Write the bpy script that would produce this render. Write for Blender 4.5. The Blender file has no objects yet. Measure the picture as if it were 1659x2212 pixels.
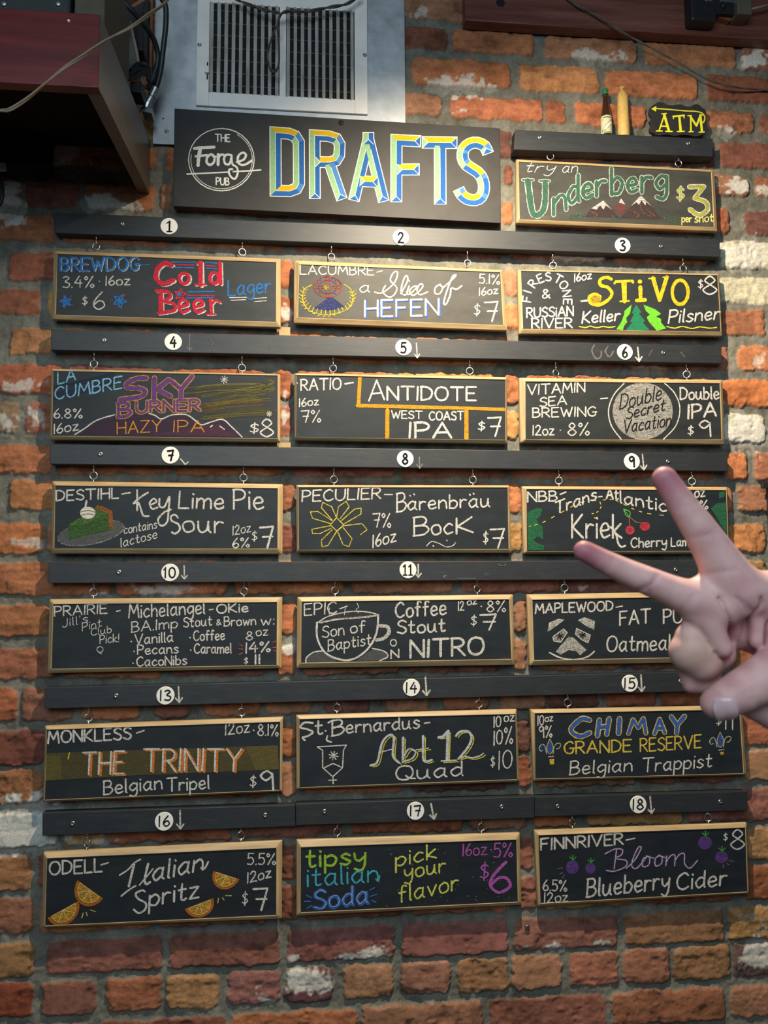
import bpy, bmesh, math, random
import numpy as np
from mathutils import Vector, Matrix
from mathutils.geometry import tessellate_polygon
rnd = random.Random(7)
SC = bpy.context.scene
COL = SC.collection
# ------------------------------------------------------------------ camera
F_PX, CX, CY = 1800.0, 829.5, 1106.0           # focal length and centre for a 1659 x 2212 frame
ZC = 1.60                                       # camera height above the floor
DC = 1.497                                      # camera distance to the brick face (y = 0)
RM = np.array([[0.9946322291224092, 0.00682177671849925, -0.10324820653837159],
               [0.0032991173010795205, 0.9952263363974113, 0.09753796781777034],
               [0.1034207165708158, -0.0973550342991549, 0.9898616836106898]])
def to_world(c):                                # camera axes (right, down, forward) -> world
    v = RM.T @ np.asarray(c, float)
    return Vector((v[0], v[2] - DC, ZC - v[1]))
cam_data = bpy.data.cameras.new('camera'); cam = bpy.data.objects.new('camera', cam_data); COL.objects.link(cam)
def _ax(c):
    v = RM.T @ np.array(c, float); return Vector((v[0], v[2], -v[1]))
rx, up, bk = _ax((1, 0, 0)), _ax((0, -1, 0)), _ax((0, 0, -1))
cam.matrix_world = Matrix(((rx.x, up.x, bk.x, 0), (rx.y, up.y, bk.y, -DC), (rx.z, up.z, bk.z, ZC), (0, 0, 0, 1)))
cam_data.sensor_width = 36; cam_data.sensor_fit = 'AUTO'; cam_data.lens = 36 * F_PX / 2212
cam_data.clip_start = 0.02; cam_data.clip_end = 60
cam_data.dof.use_dof = True; cam_data.dof.focus_distance = 1.5; cam_data.dof.aperture_fstop = 13
SC.camera = cam
# ------------------------------------------------------------------ world, lamps, exposure
SC.view_settings.view_transform = 'Standard'; SC.view_settings.look = 'None'
SC.view_settings.gamma = 1; SC.view_settings.use_curve_mapping = False
SC.view_settings.exposure = 0.0
W = bpy.data.worlds.new('world'); SC.world = W; W.use_nodes = True
bg = W.node_tree.nodes['Background']; bg.inputs[0].default_value = (0.62, 0.80, 1.0, 1); bg.inputs[1].default_value = 0.05
def lamp(name, kind, loc, target, energy, col, **kw):
    d = bpy.data.lights.new(name, kind); d.energy = energy; d.color = col
    for k, v in kw.items(): setattr(d, k, v)
    o = bpy.data.objects.new(name, d); COL.objects.link(o); o.location = loc
    o.rotation_euler = (Vector(target) - Vector(loc)).to_track_quat('-Z', 'Y').to_euler()
    return o
# ceiling track lamp a little in front of the wall, aimed down at the boards
lamp('track_spot_light', 'SPOT', (0.24, -0.58, ZC + 0.95), (0.78, 0.0, ZC - 1.0), 116, (1.0, 0.83, 0.60),
     spot_size=math.radians(165), spot_blend=1.0, shadow_soft_size=0.016)
# daylight from the windows of the room behind the photographer
lamp('window_light', 'AREA', (-0.3, -2.4, ZC + 0.85), (0.35, 0, ZC - 0.85), 28, (0.64, 0.86, 1.0), shape='RECTANGLE', size=1.4, size_y=1.2)
lamp('hand_fill_light', 'AREA', (-0.1, -2.1, ZC + 1.0), (0.4, -.9, ZC - 0.1), 3.4, (1.0, 0.88, 0.84), shape='RECTANGLE', size=1.2, size_y=0.8)  # added fill lamp, unseen, set to brighten the hand
# ------------------------------------------------------------------ helpers
def P(px, py, y=0.0):
    """point of the plane at depth y that the photo shows at (px, py)"""
    d = RM.T @ np.array([(px - CX) / F_PX, (py - CY) / F_PX, 1.0])
    t = (y + DC) / d[2]
    return Vector((d[0] * t, y, ZC - d[1] * t))
def PX(px, py, y=0.0):
    p = P(px, py, y); return p.x, p.z - ZC
def lin(c):
    return tuple((v / 12.92 if v <= .04045 else ((v + .055) / 1.055) ** 2.4) for v in c)
def hexc(h):
    return lin(tuple(int(h[i:i + 2], 16) / 255 for i in (0, 2, 4)))
class NT:
    def __init__(s, name):
        s.m = bpy.data.materials.new(name); s.m.use_nodes = True; s.t = s.m.node_tree
        s.b = s.t.nodes['Principled BSDF']; s.o = s.t.nodes['Material Output']
    def n(s, kind, **kw):
        nd = s.t.nodes.new(kind)
        for k, v in kw.items():
            if k[0] == '_': setattr(nd, k[1:], v)
            else: nd.inputs[k.replace('__', ' ')].default_value = v
        return nd
    def l(s, a, b): s.t.links.new(a, b)
    def set(s, **kw):
        for k, v in kw.items(): s.b.inputs[k.replace('__', ' ')].default_value = v
        return s
    def coord(s, scale=(1, 1, 1), kind='Object'):
        tc = s.n('ShaderNodeTexCoord'); mp = s.n('ShaderNodeMapping', Scale=scale)
        s.l(tc.outputs[kind], mp.inputs['Vector']); return mp.outputs[0]
    def noise(s, vec, scale, detail=4, rough=.6):
        nd = s.n('ShaderNodeTexNoise', Scale=scale, Detail=detail, Roughness=rough); s.l(vec, nd.inputs['Vector']); return nd.outputs['Fac']
    def ramp(s, fac, stops):
        r = s.n('ShaderNodeValToRGB'); e = r.color_ramp.elements
        while len(e) < len(stops): e.new(.5)
        for el, (p, c) in zip(e, stops): el.position = p; el.color = (*c, 1)
        s.l(fac, r.inputs[0]); return r.outputs[0]
    def bump(s, fac, strength, dist=.001):
        b = s.n('ShaderNodeBump', Strength=strength, Distance=dist); s.l(fac, b.inputs['Height']); s.l(b.outputs[0], s.b.inputs['Normal'])
def plain(name, c, rough=.5, metal=0., spec=.4, vary=.12, scale=60, bump=0):
    t = NT(name).set(Roughness=rough, Metallic=metal); t.b.inputs['Specular IOR Level'].default_value = spec
    v = t.coord(); f = t.noise(v, scale)
    t.l(t.ramp(f, [(.3, tuple(x * (1 - vary) for x in c)), (.7, tuple(min(1, x * (1 + vary)) for x in c))]), t.b.inputs['Base Color'])
    if bump: t.bump(t.noise(v, scale * 6), bump, .0006)
    return t.m
def mesh_obj(name, bm, mats, parent=None, smooth=False, bevel=0, seg=2):
    me = bpy.data.meshes.new(name); bm.normal_update(); bm.to_mesh(me); bm.free()
    for m in (mats if isinstance(mats, (list, tuple)) else [mats]): me.materials.append(m)
    o = bpy.data.objects.new(name, me); COL.objects.link(o)
    if parent is not None:
        o.parent = parent
        w = parent.location.copy(); pp = parent.parent
        while pp: w += pp.location; pp = pp.parent
        me.transform(Matrix.Translation(-w))
    if smooth:
        me.polygons.foreach_set('use_smooth', [True] * len(me.polygons))
        if bevel: pass
    if bevel:
        b = o.modifiers.new('bevel', 'BEVEL'); b.width = bevel; b.segments = seg; b.limit_method = 'ANGLE'; b.angle_limit = math.radians(40)
    return o
def thing(name, loc, label, cat, group=None):
    o = bpy.data.objects.new(name, None); COL.objects.link(o); o.location = loc; o.empty_display_size = .02
    return tag(o, label, cat, group)
def tag(o, label, cat=None, group=None):
    o['label'] = label
    if cat: o['category'] = cat
    if group: o['group'] = group
    return o
def box(bm, x0, x1, y0, y1, z0, z1):
    vs = [bm.verts.new((x, y, z)) for x in (x0, x1) for y in (y0, y1) for z in (z0, z1)]
    for f in ((0, 1, 3, 2), (4, 6, 7, 5), (0, 4, 5, 1), (2, 3, 7, 6), (0, 2, 6, 4), (1, 5, 7, 3)): bm.faces.new([vs[i] for i in f])
    return vs
def prism(bm, front, yb, closed=True):
    """front: points of a face looking at -y; extruded back to depth yb (or the list of back points)"""
    back = [Vector((p.x, yb, p.z)) for p in front] if not isinstance(yb, list) else yb
    a = [bm.verts.new(p) for p in front]; b = [bm.verts.new(p) for p in back]; n = len(a)
    bm.faces.new(a); bm.faces.new(b[::-1])
    for i in range(n): bm.faces.new((a[i], b[i], b[(i + 1) % n], a[(i + 1) % n]))
    bmesh.ops.recalc_face_normals(bm, faces=bm.faces)
def catmull(pts, k=6, closed=False):
    pts = [np.array(p, float) for p in pts]; n = len(pts)
    if n < 3: return pts
    out = []
    g = (lambda i: pts[i % n]) if closed else (lambda i: pts[max(0, min(n - 1, i))])
    for i in range(n if closed else n - 1):
        a, b, c, d = g(i - 1), g(i), g(i + 1), g(i + 2)
        for j in range(k):
            t = j / k
            out.append(.5 * (2 * b + (c - a) * t + (2 * a - 5 * b + 4 * c - d) * t * t + (3 * b - a - 3 * c + d) * t ** 3))
    out.append(pts[0] if closed else pts[-1])
    return out
def tube(bm, pts, r, n=8, caps=True, closed=False):
    pts = [Vector(p) for p in pts]; rings = []
    rr = r if isinstance(r, (list, tuple)) else [r] * len(pts)
    N = None
    for i, p in enumerate(pts):
        a = pts[i - 1] if (i or closed) else p; b = pts[(i + 1) % len(pts)] if (i < len(pts) - 1 or closed) else p
        t = (b - a).normalized()
        if N is None: N = t.orthogonal().normalized()
        N = (N - t * N.dot(t)).normalized(); B = t.cross(N)
        rings.append([bm.verts.new(p + (N * math.cos(2 * math.pi * j / n) + B * math.sin(2 * math.pi * j / n)) * rr[i]) for j in range(n)])
    m = len(rings)
    for i in range(m if closed else m - 1):
        for j in range(n): bm.faces.new((rings[i][j], rings[i][(j + 1) % n], rings[(i + 1) % m][(j + 1) % n], rings[(i + 1) % m][j]))
    if caps and not closed: bm.faces.new(rings[0][::-1]); bm.faces.new(rings[-1])
def lathe(bm, c, prof, n=24, axis='z', cap=True):
    """prof: (radius, height) pairs from bottom up"""
    rings = []
    for r, h in prof:
        ring = []
        for j in range(n):
            a = 2 * math.pi * j / n
            v = (r * math.cos(a), r * math.sin(a), h) if axis == 'z' else (r * math.cos(a), -h, r * math.sin(a))
            ring.append(bm.verts.new(Vector(c) + Vector(v)))
        rings.append(ring)
    for i in range(len(rings) - 1):
        for j in range(n): bm.faces.new((rings[i][j], rings[i][(j + 1) % n], rings[i + 1][(j + 1) % n], rings[i + 1][j]))
    if cap: bm.faces.new(rings[0][::-1]); bm.faces.new(rings[-1])
    bmesh.ops.recalc_face_normals(bm, faces=bm.faces)
def torus(bm, c, R, r, u, v, n=20, k=8):
    c, u, v = Vector(c), Vector(u), Vector(v)
    tube(bm, [c + u * (R * math.cos(2 * math.pi * i / n)) + v * (R * math.sin(2 * math.pi * i / n)) for i in range(n)], r, k, closed=True)
# ------------------------------------------------------------------ materials
def wood(name, dark, light, axis=0, rough=.5, scale=1., bump=.3):
    t = NT(name).set(Roughness=rough)
    sc = [110 * scale] * 3; sc[axis] = 7 * scale
    v = t.coord(tuple(sc)); f = t.noise(v, 1.0, 6, .65)
    t.l(t.ramp(f, [(.28, dark), (.55, tuple((a + b) / 2 for a, b in zip(dark, light))), (.75, light)]), t.b.inputs['Base Color'])
    t.bump(f, bump, .0006); return t.m
M_RAIL = NT('black_rail_paint').set(Roughness=.52)
_v = M_RAIL.coord((18, 60, 90)); _f = M_RAIL.noise(_v, 1.4, 5); M_RAIL.l(M_RAIL.ramp(_f, [(.3, (.012, .015, .019)), (.62, (.019, .022, .026)), (.8, (.034, .037, .041))]), M_RAIL.b.inputs['Base Color'])
M_RAIL.bump(M_RAIL.noise(M_RAIL.coord((30, 200, 400)), 1, 4), .2, .0005); M_RAIL = M_RAIL.m
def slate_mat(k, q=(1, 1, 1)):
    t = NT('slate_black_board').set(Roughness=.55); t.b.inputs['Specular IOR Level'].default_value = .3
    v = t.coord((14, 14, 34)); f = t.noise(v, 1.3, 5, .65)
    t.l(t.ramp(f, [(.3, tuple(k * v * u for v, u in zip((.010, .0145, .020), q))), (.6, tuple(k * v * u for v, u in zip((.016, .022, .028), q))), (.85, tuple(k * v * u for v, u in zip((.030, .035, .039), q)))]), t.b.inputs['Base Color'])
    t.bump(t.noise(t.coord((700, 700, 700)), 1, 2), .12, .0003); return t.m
M_SLATE = slate_mat(.8); M_SLATE_DUST_GLARE = slate_mat(2.3, (1.25, .9, .62)); M_SLATE_MID = slate_mat(1.15, (1.1, .95, .8))  # lighter, browner slates: lamp glare and chalk dust both put into their colour
M_FRAME = wood('pale_frame_wood', hexc('86704e'), hexc('c6ab7e'), 0, .5, 1.3)
M_FRAME_V = wood('pale_frame_wood_upright', hexc('86704e'), hexc('c6ab7e'), 2, .5, 1.3)
M_SIGN = plain('black_sign_paint', (.022, .021, .020), .58, spec=.35, scale=25, vary=.25, bump=.1)
M_DISC = plain('white_disc', (.72, .71, .66), .5, scale=300, vary=.06)
M_INK = plain('black_ink', (.010, .010, .011), .9, spec=.1)
M_STEEL = plain('bright_steel', (.62, .61, .58), .28, 1, scale=200)
M_SCREW = plain('dull_screw_steel', (.35, .34, .33), .4, 1, scale=300)
M_BLACKSCREW = plain('black_screw', (.02, .02, .02), .4, .6)
M_HOLE = plain('dark_recess', (.008, .008, .008), .9)
def galvanised():
    t = NT('galvanised_sheet').set(Metallic=.7)
    v = t.coord(); vo = t.n('ShaderNodeTexVoronoi', Scale=95); t.l(v, vo.inputs['Vector'])
    f = t.noise(v, 26, 6)
    mx = t.n('ShaderNodeMix', _data_type='RGBA', _blend_type='MULTIPLY'); mx.inputs[0].default_value = .35
    t.l(t.ramp(f, [(.3, (.44, .47, .49)), (.7, (.58, .61, .63))]), mx.inputs[6]); t.l(t.ramp(vo.outputs['Color'], [(.0, (.7, .7, .7)), (1, (1, 1, 1))]), mx.inputs[7])
    t.l(mx.outputs[2], t.b.inputs['Base Color'])
    t.l(t.ramp(f, [(.3, (.46,) * 3), (.7, (.58,) * 3)]), t.b.inputs['Roughness']); return t.m
M_GALV = galvanised()
M_VENT = plain('white_vent_enamel', (.80, .76, .72), .4, scale=18, vary=.08)
def dusty():
    t = NT('dusty_vent_blade').set(Roughness=.6); v = t.coord((40, 40, 14)); f = t.noise(v, 1.5, 5)
    t.l(t.ramp(f, [(.3, (.34, .30, .26)), (.7, (.62, .58, .53))]), t.b.inputs['Base Color']); return t.m
M_BLADE = dusty()
M_RED = wood('dark_red_wood', (.06, .006, .006), (.19, .018, .017), 0, .3, .5, .25)
M_BEAM = wood('red_brown_beam', (.08, .022, .016), (.26, .095, .07), 0, .38, .6, .7)
M_BROWN = wood('brown_side_panel', (.085, .064, .046), (.14, .105, .078), 1, .38, .35, .15)
M_BLACK = plain('black_plastic', (.016, .016, .018), .42, scale=80)
M_RUBBER = plain('black_cable_rubber', (.018, .019, .021), .45, scale=120)
M_COPPER = plain('copper_pipe', (.72, .30, .15), .3, 1, scale=60)
M_GREY = plain('grey_metal_fitting', (.36, .38, .38), .35, .9, scale=90)
# ------------------------------------------------------------------ brick wall (one relief mesh)
def fbm(nx, ny, cells, seed, gain=.55):
    rg = np.random.default_rng(seed); out = np.zeros((nx, ny), np.float32); amp = 1.; tot = 0
    for cx_, cy_ in cells:
        gx, gy = int(nx / cx_) + 3, int(ny / cy_) + 3
        g = rg.random((gx, gy)).astype(np.float32) * 2 - 1
        x = np.arange(nx) / cx_; y = np.arange(ny) / cy_
        i = x.astype(int); j = y.astype(int); u = (x - i); w = (y - j)
        u = (u * u * (3 - 2 * u))[:, None]; w = (w * w * (3 - 2 * w))[None, :]
        a = g[np.ix_(i, j)]; b = g[np.ix_(i + 1, j)]; c = g[np.ix_(i, j + 1)]; d = g[np.ix_(i + 1, j + 1)]
        out += amp * ((a * (1 - u) + b * u) * (1 - w) + (c * (1 - u) + d * u) * w); tot += amp; amp *= gain
    return out / tot
def sstep(a, b, x):
    t = np.clip((x - a) / (b - a), 0, 1); return t * t * (3 - 2 * t)
ST = .0021
WX0, WX1, WZ0, WZ1 = -1.10, 1.42, -.98, 1.42          # wall extent, z measured from the camera height
gx = np.arange(WX0, WX1, ST); gz = np.arange(WZ0, WZ1, ST); NX, NZ = len(gx), len(gz)
iso = lambda *c: [(v, v) for v in c]
n_big = fbm(NX, NZ, iso(60, 28, 12), 1); n_mid = fbm(NX, NZ, iso(14, 7, 3.5), 2); n_fine = fbm(NX, NZ, iso(5, 2.5, 1.3), 3, .7)
n_warp = fbm(NX, NZ, iso(11, 5, 2.5, 1.5), 4, .75); n_paint = fbm(NX, NZ, iso(22, 9, 4, 2), 5, .75); n_str = fbm(NX, NZ, [(26, 5), (12, 3), (5, 2)], 6, .7)
# courses: top and bottom of each brick row (z from camera height)
zt = [1.094, 1.031, .958, .891, .823, .7515, .6865, .6135, .546, .477, .409, .3395, .2645, .2015, .1265, .0595, -.014, -.088, -.156, -.2275, -.292, -.362, -.433, -.5005, -.572, -.636]
hb = [.047, .055, .046, .055, .043, .052, .054, .053, .050, .051, .055, .055, .053, .053, .053, .060, .056, .055, .056, .058, .057, .058, .057, .058, .056, .056]
while zt[0] < WZ1 - .02: zt.insert(0, zt[0] + .069); hb.insert(0, .053)
while zt[-1] > WZ0: zt.append(zt[-1] - .0705); hb.append(.056)
seen = {  # pixel spans of bricks the photo shows, by the z of their row
 1.094: (120, [(820, 966), (979, 1155), (1177, 1378), (1395, 1592), (1604, 1760)]), 1.031: (180, [(889, 1105), (1122, 1296), (1309, 1509), (1527, 1720)]),
 .958: (260, [(780, 956), (971, 1175), (1181, 1222), (1242, 1400), (1412, 1520), (1527, 1633), (1641, 1800)]), .891: (330, [(960, 1108), (1330, 1545), (1556, 1720)]),
 .823: (398, [(1090, 1108), (1440, 1621), (1634, 1780)]), .7515: (440, [(0, 42), (53, 167), (182, 333), (346, 372), (1085, 1110), (1540, 1577), (1608, 1760)]),
 .6865: (490, [(-90, 118), (1555, 1700)]), .6135: (580, [(14, 117), (600, 632), (1090, 1120), (1553, 1720)]), .546: (650, [(-60, 86), (100, 130), (597, 640), (1090, 1122), (1560, 1653), (1662, 1800)]),
 .477: (735, [(18, 112), (590, 610), (1595, 1760)]), .409: (815, [(-90, 130), (598, 630), (1090, 1125), (1561, 1700)]), .3395: (900, [(-90, 37), (52, 130), (598, 632), (1085, 1122), (1563, 1655), (1664, 1790)]),
 .2645: (1000, [(-80, 112), (1568, 1617), (1632, 1760)]), .2015: (1085, [(16, 120), (600, 638), (1090, 1128)]), .1265: (1150, [(-90, 92), (98, 130), (600, 640), (1090, 1130), (1574, 1656)]),
 .0595: (1235, [(-70, 240), (252, 490), (505, 745), (758, 980), (995, 1210), (1585, 1656)]), -.014: (1330, [(-90, 106), (600, 640), (1112, 1138)]), -.088: (1430, [(-80, 120), (600, 640), (1110, 1140), (1580, 1700)]),
 -.156: (1520, [(-60, 33), (46, 160), (330, 410), (440, 560), (700, 800), (830, 930), (960, 1060), (1080, 1180), (1187, 1295), (1310, 1418), (1430, 1560)]), -.2275: (1600, [(-90, 96), (604, 640), (1118, 1146), (1500, 1720)]),
 -.292: (1660, [(-90, 92), (604, 642), (1120, 1148), (1614, 1740)]), -.362: (1760, [(-95, 128), (140, 225), (235, 500), (512, 740), (760, 1000), (1012, 1140), (1270, 1475), (1490, 1720)]),
 -.433: (1860, [(-90, 68), (605, 640), (1120, 1152), (1610, 1740)]), -.5005: (1940, [(-90, 72), (605, 645), (1122, 1160), (1612, 1760)]),
 -.572: (2070, [(-90, 72), (97, 350), (363, 604), (618, 852), (870, 1098), (1112, 1338), (1352, 1568), (1580, 1760)]),
 -.636: (2160, [(-60, 70), (88, 205), (228, 345), (360, 473), (490, 605), (615, 720), (740, 850), (868, 975), (990, 1100), (1110, 1215), (1235, 1340), (1350, 1452), (1460, 1585), (1590, 1740)])}
PAL = ['a25a34', 'a86038', '934e30', '7d4430', '8c5140', '9c6448', 'a7743f', '6b4038', '84493a', '9a5a3c']
over = [((1600, 600), 'b3a58e'), ((1600, 580), 'b3a58e'), ((1600, 625), 'b86a32'), ((1600, 700), '95583a'), ((1600, 850), 'b2602c'), ((1600, 930), 'b3ab97'), ((1600, 1005), 'b8683a'), ((1640, 1000), '9a5a40'), ((1600, 1150), 'b06a38'),
        ((1600, 1110), '9c6146'), ((1000, 120), 'b0643a'), ((1050, 125), 'b0683c'), ((1200, 185), 'b3703f'), ((1400, 200), 'b5663c'), ((1000, 180), 'b26a48'), ((1060, 250), 'b0603e'), ((1280, 120), 'a96a48'), ((1300, 250), 'b06038'), ((1480, 120), 'a0603c'),
        ((50, 490), '9c5a38'), ((60, 570), '8a4a34'), ((40, 650), '8a4c34'), ((60, 730), 'a66a40'), ((60, 815), '9a4e32'), ((20, 900), '8d6a50'), ((80, 900), '9a5640'), ((50, 990), 'a35c38'), ((60, 1070), 'a66438'), ((50, 1160), 'a85e30'),
        ((50, 1245), 'a05c38'), ((50, 1340), '9a5a36'), ((50, 1430), '94543a'), ((20, 1520), '9c5230'), ((90, 1520), '8c5540'), ((50, 1610), '7b4034'), ((50, 1700), '9a5c38'), ((50, 1790), 'b4b4b6'), ((40, 1880), '96603a'), ((40, 1980), '85503a'), ((40, 2070), '8e6038'), ((40, 2160), '80381f'),
        ((200, 2060), '8a4f42'), ((480, 2055), '8f5244'), ((730, 2040), '8c5048'), ((980, 2030), '8c5048'), ((1220, 2010), '8f5648'), ((1450, 1995), '8f5f3e'), ((150, 2165), '7f4a3c'), ((290, 2150), '9a5638'), ((420, 2145), '9c6a40'), ((550, 2145), '85504a'), ((665, 2140), '6a3d40'),
        ((800, 2135), 'a06c4c'), ((920, 2130), '98604c'), ((1045, 2125), '9c6844'), ((1160, 2110), 'a26a4c'), ((1290, 2100), '9c5a44'), ((1400, 2095), '985c44'), ((1520, 2085), '90603c'), ((1640, 2075), '70504c'), ((1640, 1740), '93564a'), ((1640, 1820), '96683f'), ((1640, 1910), '94512e'), ((1640, 1650), '9c6a4a'), ((1640, 1560), '9c5438')]
over = [(PX(*p), c) for p, c in over]
paint = [(1000, 185, 70, 22, .75), (1060, 190, 40, 16, .7), (980, 240, 40, 16, .5), (1300, 125, 70, 22, .75), (1640, 125, 40, 25, .9), (1580, 285, 35, 12, .75), (1595, 405, 45, 22, .85), (1645, 405, 30, 20, .7), (1620, 550, 65, 34, .8), (1605, 925, 44, 34, .95), (1645, 775, 25, 25, .55),
         (230, 442, 60, 14, .9), (15, 430, 24, 36, .9), (140, 330, 40, 32, .8), (60, 835, 60, 18, .6), (20, 905, 40, 34, .7), (80, 905, 20, 25, .45), (40, 1790, 95, 36, .97), (40, 1825, 80, 20, .9), (200, 1820, 60, 10, .6), (70, 1170, 50, 12, .45), (615, 900, 18, 30, .6), (616, 850, 16, 20, .5), (618, 1395, 22, 18, .9), (620, 680, 16, 22, .6), (1112, 890, 12, 20, .4),
         (240, 1290, 60, 12, .6), (370, 1270, 90, 18, .7), (1260, 1270, 30, 12, .5), (640, 2070, 18, 12, .8), (790, 2065, 50, 10, .8), (1180, 2045, 60, 10, .8), (1310, 2035, 40, 12, .75), (650, 2110, 28, 22, .9), (690, 2125, 25, 12, .7), (575, 2165, 22, 18, .75), (930, 2155, 50, 14, .45), (1640, 2070, 40, 28, .8), (1600, 1985, 60, 40, .3), (1240, 555, 60, 12, .7), (1440, 560, 60, 12, .6), (620, 1560, 14, 40, .3), (1400, 800, 60, 14, .5), (1030, 10, 40, 16, .4), (900, 30, 40, 16, .5)]
mask = np.zeros((NX, NZ), np.float32); face = np.zeros((NX, NZ), np.float32); colr = np.zeros((NX, NZ, 3), np.float32)
rg = np.random.default_rng(11)
for zi, (z1, h) in enumerate(zip(zt, hb)):
    spans = []
    key = min(seen, key=lambda k: abs(k - z1))
    if abs(key - z1) < .004:
        yy, sp = seen[key]; spans = sorted((PX(a, yy)[0], PX(b, yy)[0]) for a, b in sp)
    full = []; x = WX0 - rg.random() * .2
    for a, b in spans + [(WX1 + .25, WX1 + .3)]:
        gap = a - .011 - x
        if gap > .03:
            k = max(1, round(gap / .214)); wd = gap / k
            for q in range(k): full.append((x + q * wd, x + (q + 1) * wd - .011))
        full.append((a, b)); x = b + .011
    for a, b in full:
        i0, i1 = max(0, int((a - WX0) / ST) - 8), min(NX, int((b - WX0) / ST) + 9)
        j0, j1 = max(0, int((z1 - h - WZ0) / ST) - 8), min(NZ, int((z1 - WZ0) / ST) + 9)
        if i1 - i0 < 2 or j1 - j0 < 2: continue
        X = gx[i0:i1][:, None]; Z = gz[j0:j1][None, :]
        til = rg.normal() * .006; cz = z1 - h / 2 + (X - (a + b) / 2) * til
        qx = np.abs(X - (a + b) / 2) - (b - a) / 2; qz = np.abs(Z - cz) - h / 2 * (1 + rg.normal() * .02); r = .007 + .006 * rg.random()
        d = -(np.hypot(np.maximum(qx + r, 0), np.maximum(qz + r, 0)) + np.minimum(np.maximum(qx + r, qz + r), 0) - r)
        d = d + n_warp[i0:i1, j0:j1] * .0068
        m = sstep(-.0012, .0026, d)
        c = None
        for (ox, oz), hc in over:
            if a - .005 < ox < b + .005 and z1 - h - .006 < oz < z1 + .006: c = hexc(hc); break
        c = np.array(c if c else hexc(PAL[rg.integers(len(PAL))])) * (1 + rg.normal() * .06); c = c * .86 + .13 * (c @ np.array([.3, .55, .15])); c = c * np.array([.97, 1.06, 1.0])
        sub = m > mask[i0:i1, j0:j1]
        off = rg.normal() * .0009
        dome = np.clip(d, 0, .012) / .012
        fc = .0022 + off - .0022 * dome ** .5 + rg.normal() * .006 * (X - (a + b) / 2)
        mask[i0:i1, j0:j1] = np.where(sub, m, mask[i0:i1, j0:j1]); face[i0:i1, j0:j1] = np.where(sub, fc, face[i0:i1, j0:j1])
        cc = c[None, None, :] * (1 + .34 * n_mid[i0:i1, j0:j1, None] + .34 * n_big[i0:i1, j0:j1, None] + .36 * n_str[i0:i1, j0:j1, None] + .3 * n_fine[i0:i1, j0:j1, None])
        colr[i0:i1, j0:j1] = np.where(sub[..., None], cc, colr[i0:i1, j0:j1])
rub = n_warp * .5 + n_mid * .5
mort_y = .0072 - .0030 * n_big * 1.2 - .0022 * n_mid - .0016 * n_fine
brick_y = face + .0011 * (1 - 1) - .0011 * n_mid - .0014 * n_fine - .0017 * n_str
pit = sstep(.42, .62, n_paint) * .0018 + sstep(.38, .5, -n_mid) * .0016
brick_y = brick_y + pit + .0014
YY = np.maximum(mort_y, .0016) * (1 - mask) + np.maximum(brick_y, .0002) * mask
mcol = np.array(hexc('6b695f'))[None, None, :] * (1 + .26 * n_big[..., None] + .30 * n_mid[..., None] + .32 * n_fine[..., None])
wmask = np.zeros((NX, NZ), np.float32)
for px, py, rx_, ry_, s in paint:
    x, z = PX(px, py); ax, az = rx_ / 1220, ry_ / 1220
    e = np.sqrt(((gx[:, None] - x) / ax) ** 2 + ((gz[None, :] - z) / az) ** 2)
    wmask = np.maximum(wmask, sstep(-.1, .28, (1.25 - e) * .8 + n_paint * 1.5 - (1 - s) * 1.1) * min(1, s + .05))
C = mcol * (1 - mask[..., None]) + colr * mask[..., None]
wm = (wmask * (.25 + .75 * mask))[..., None]
C = C * (1 - wm) + np.array(hexc('c6c2b8'))[None, None, :] * (1 + .12 * n_fine[..., None]) * wm
dark = sstep(.35, .6, n_mid * .6 + n_str * .7)[..., None] * .35 * mask[..., None]
C = np.clip(C * (1 - dark), .004, .9)
# the wall stops short of a dark doorway edge on the far right at this height
verts = np.empty((NX, NZ, 3), np.float32); verts[..., 0] = gx[:, None]; verts[..., 1] = YY; verts[..., 2] = gz[None, :] + ZC
idx = np.arange(NX * NZ).reshape(NX, NZ)
quads = np.stack([idx[:-1, :-1], idx[1:, :-1], idx[1:, 1:], idx[:-1, 1:]], -1).reshape(-1, 4)
me = bpy.data.meshes.new('wall_back')
me.vertices.add(NX * NZ); me.vertices.foreach_set('co', verts.ravel())
me.loops.add(quads.size); me.loops.foreach_set('vertex_index', quads.ravel().astype(np.int32))
me.polygons.add(len(quads)); me.polygons.foreach_set('loop_start', np.arange(0, quads.size, 4, dtype=np.int32)); me.polygons.foreach_set('loop_total', np.full(len(quads), 4, np.int32))
me.update(calc_edges=True)
ca = me.color_attributes.new('brick_colour', 'FLOAT_COLOR', 'POINT')
ca.data.foreach_set('color', np.concatenate([C, np.ones((NX, NZ, 1))], -1).astype(np.float32).ravel())
me.polygons.foreach_set('use_smooth', np.ones(len(quads), bool))
t = NT('old_brick_and_mortar').set(Roughness=.92); t.b.inputs['Specular IOR Level'].default_value = .25
at = t.n('ShaderNodeAttribute', _attribute_name='brick_colour'); v = t.coord()
mx = t.n('ShaderNodeMix', _data_type='RGBA', _blend_type='MULTIPLY'); mx.inputs[0].default_value = 1
t.l(at.outputs['Color'], mx.inputs[6]); t.l(t.ramp(t.noise(v, 420, 3, .7), [(.3, (.74, .74, .74)), (.7, (1.25, 1.25, 1.25))]), mx.inputs[7])
t.l(mx.outputs[2], t.b.inputs['Base Color']); t.bump(t.noise(v, 700, 3, .7), .35, .0008)
me.materials.append(t.m)
wall = bpy.data.objects.new('wall_back', me); COL.objects.link(wall); wall['kind'] = 'structure'; wall['label'] = 'old red brick wall with wide grey mortar joints'
del verts, quads, C, colr, mcol
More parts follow.
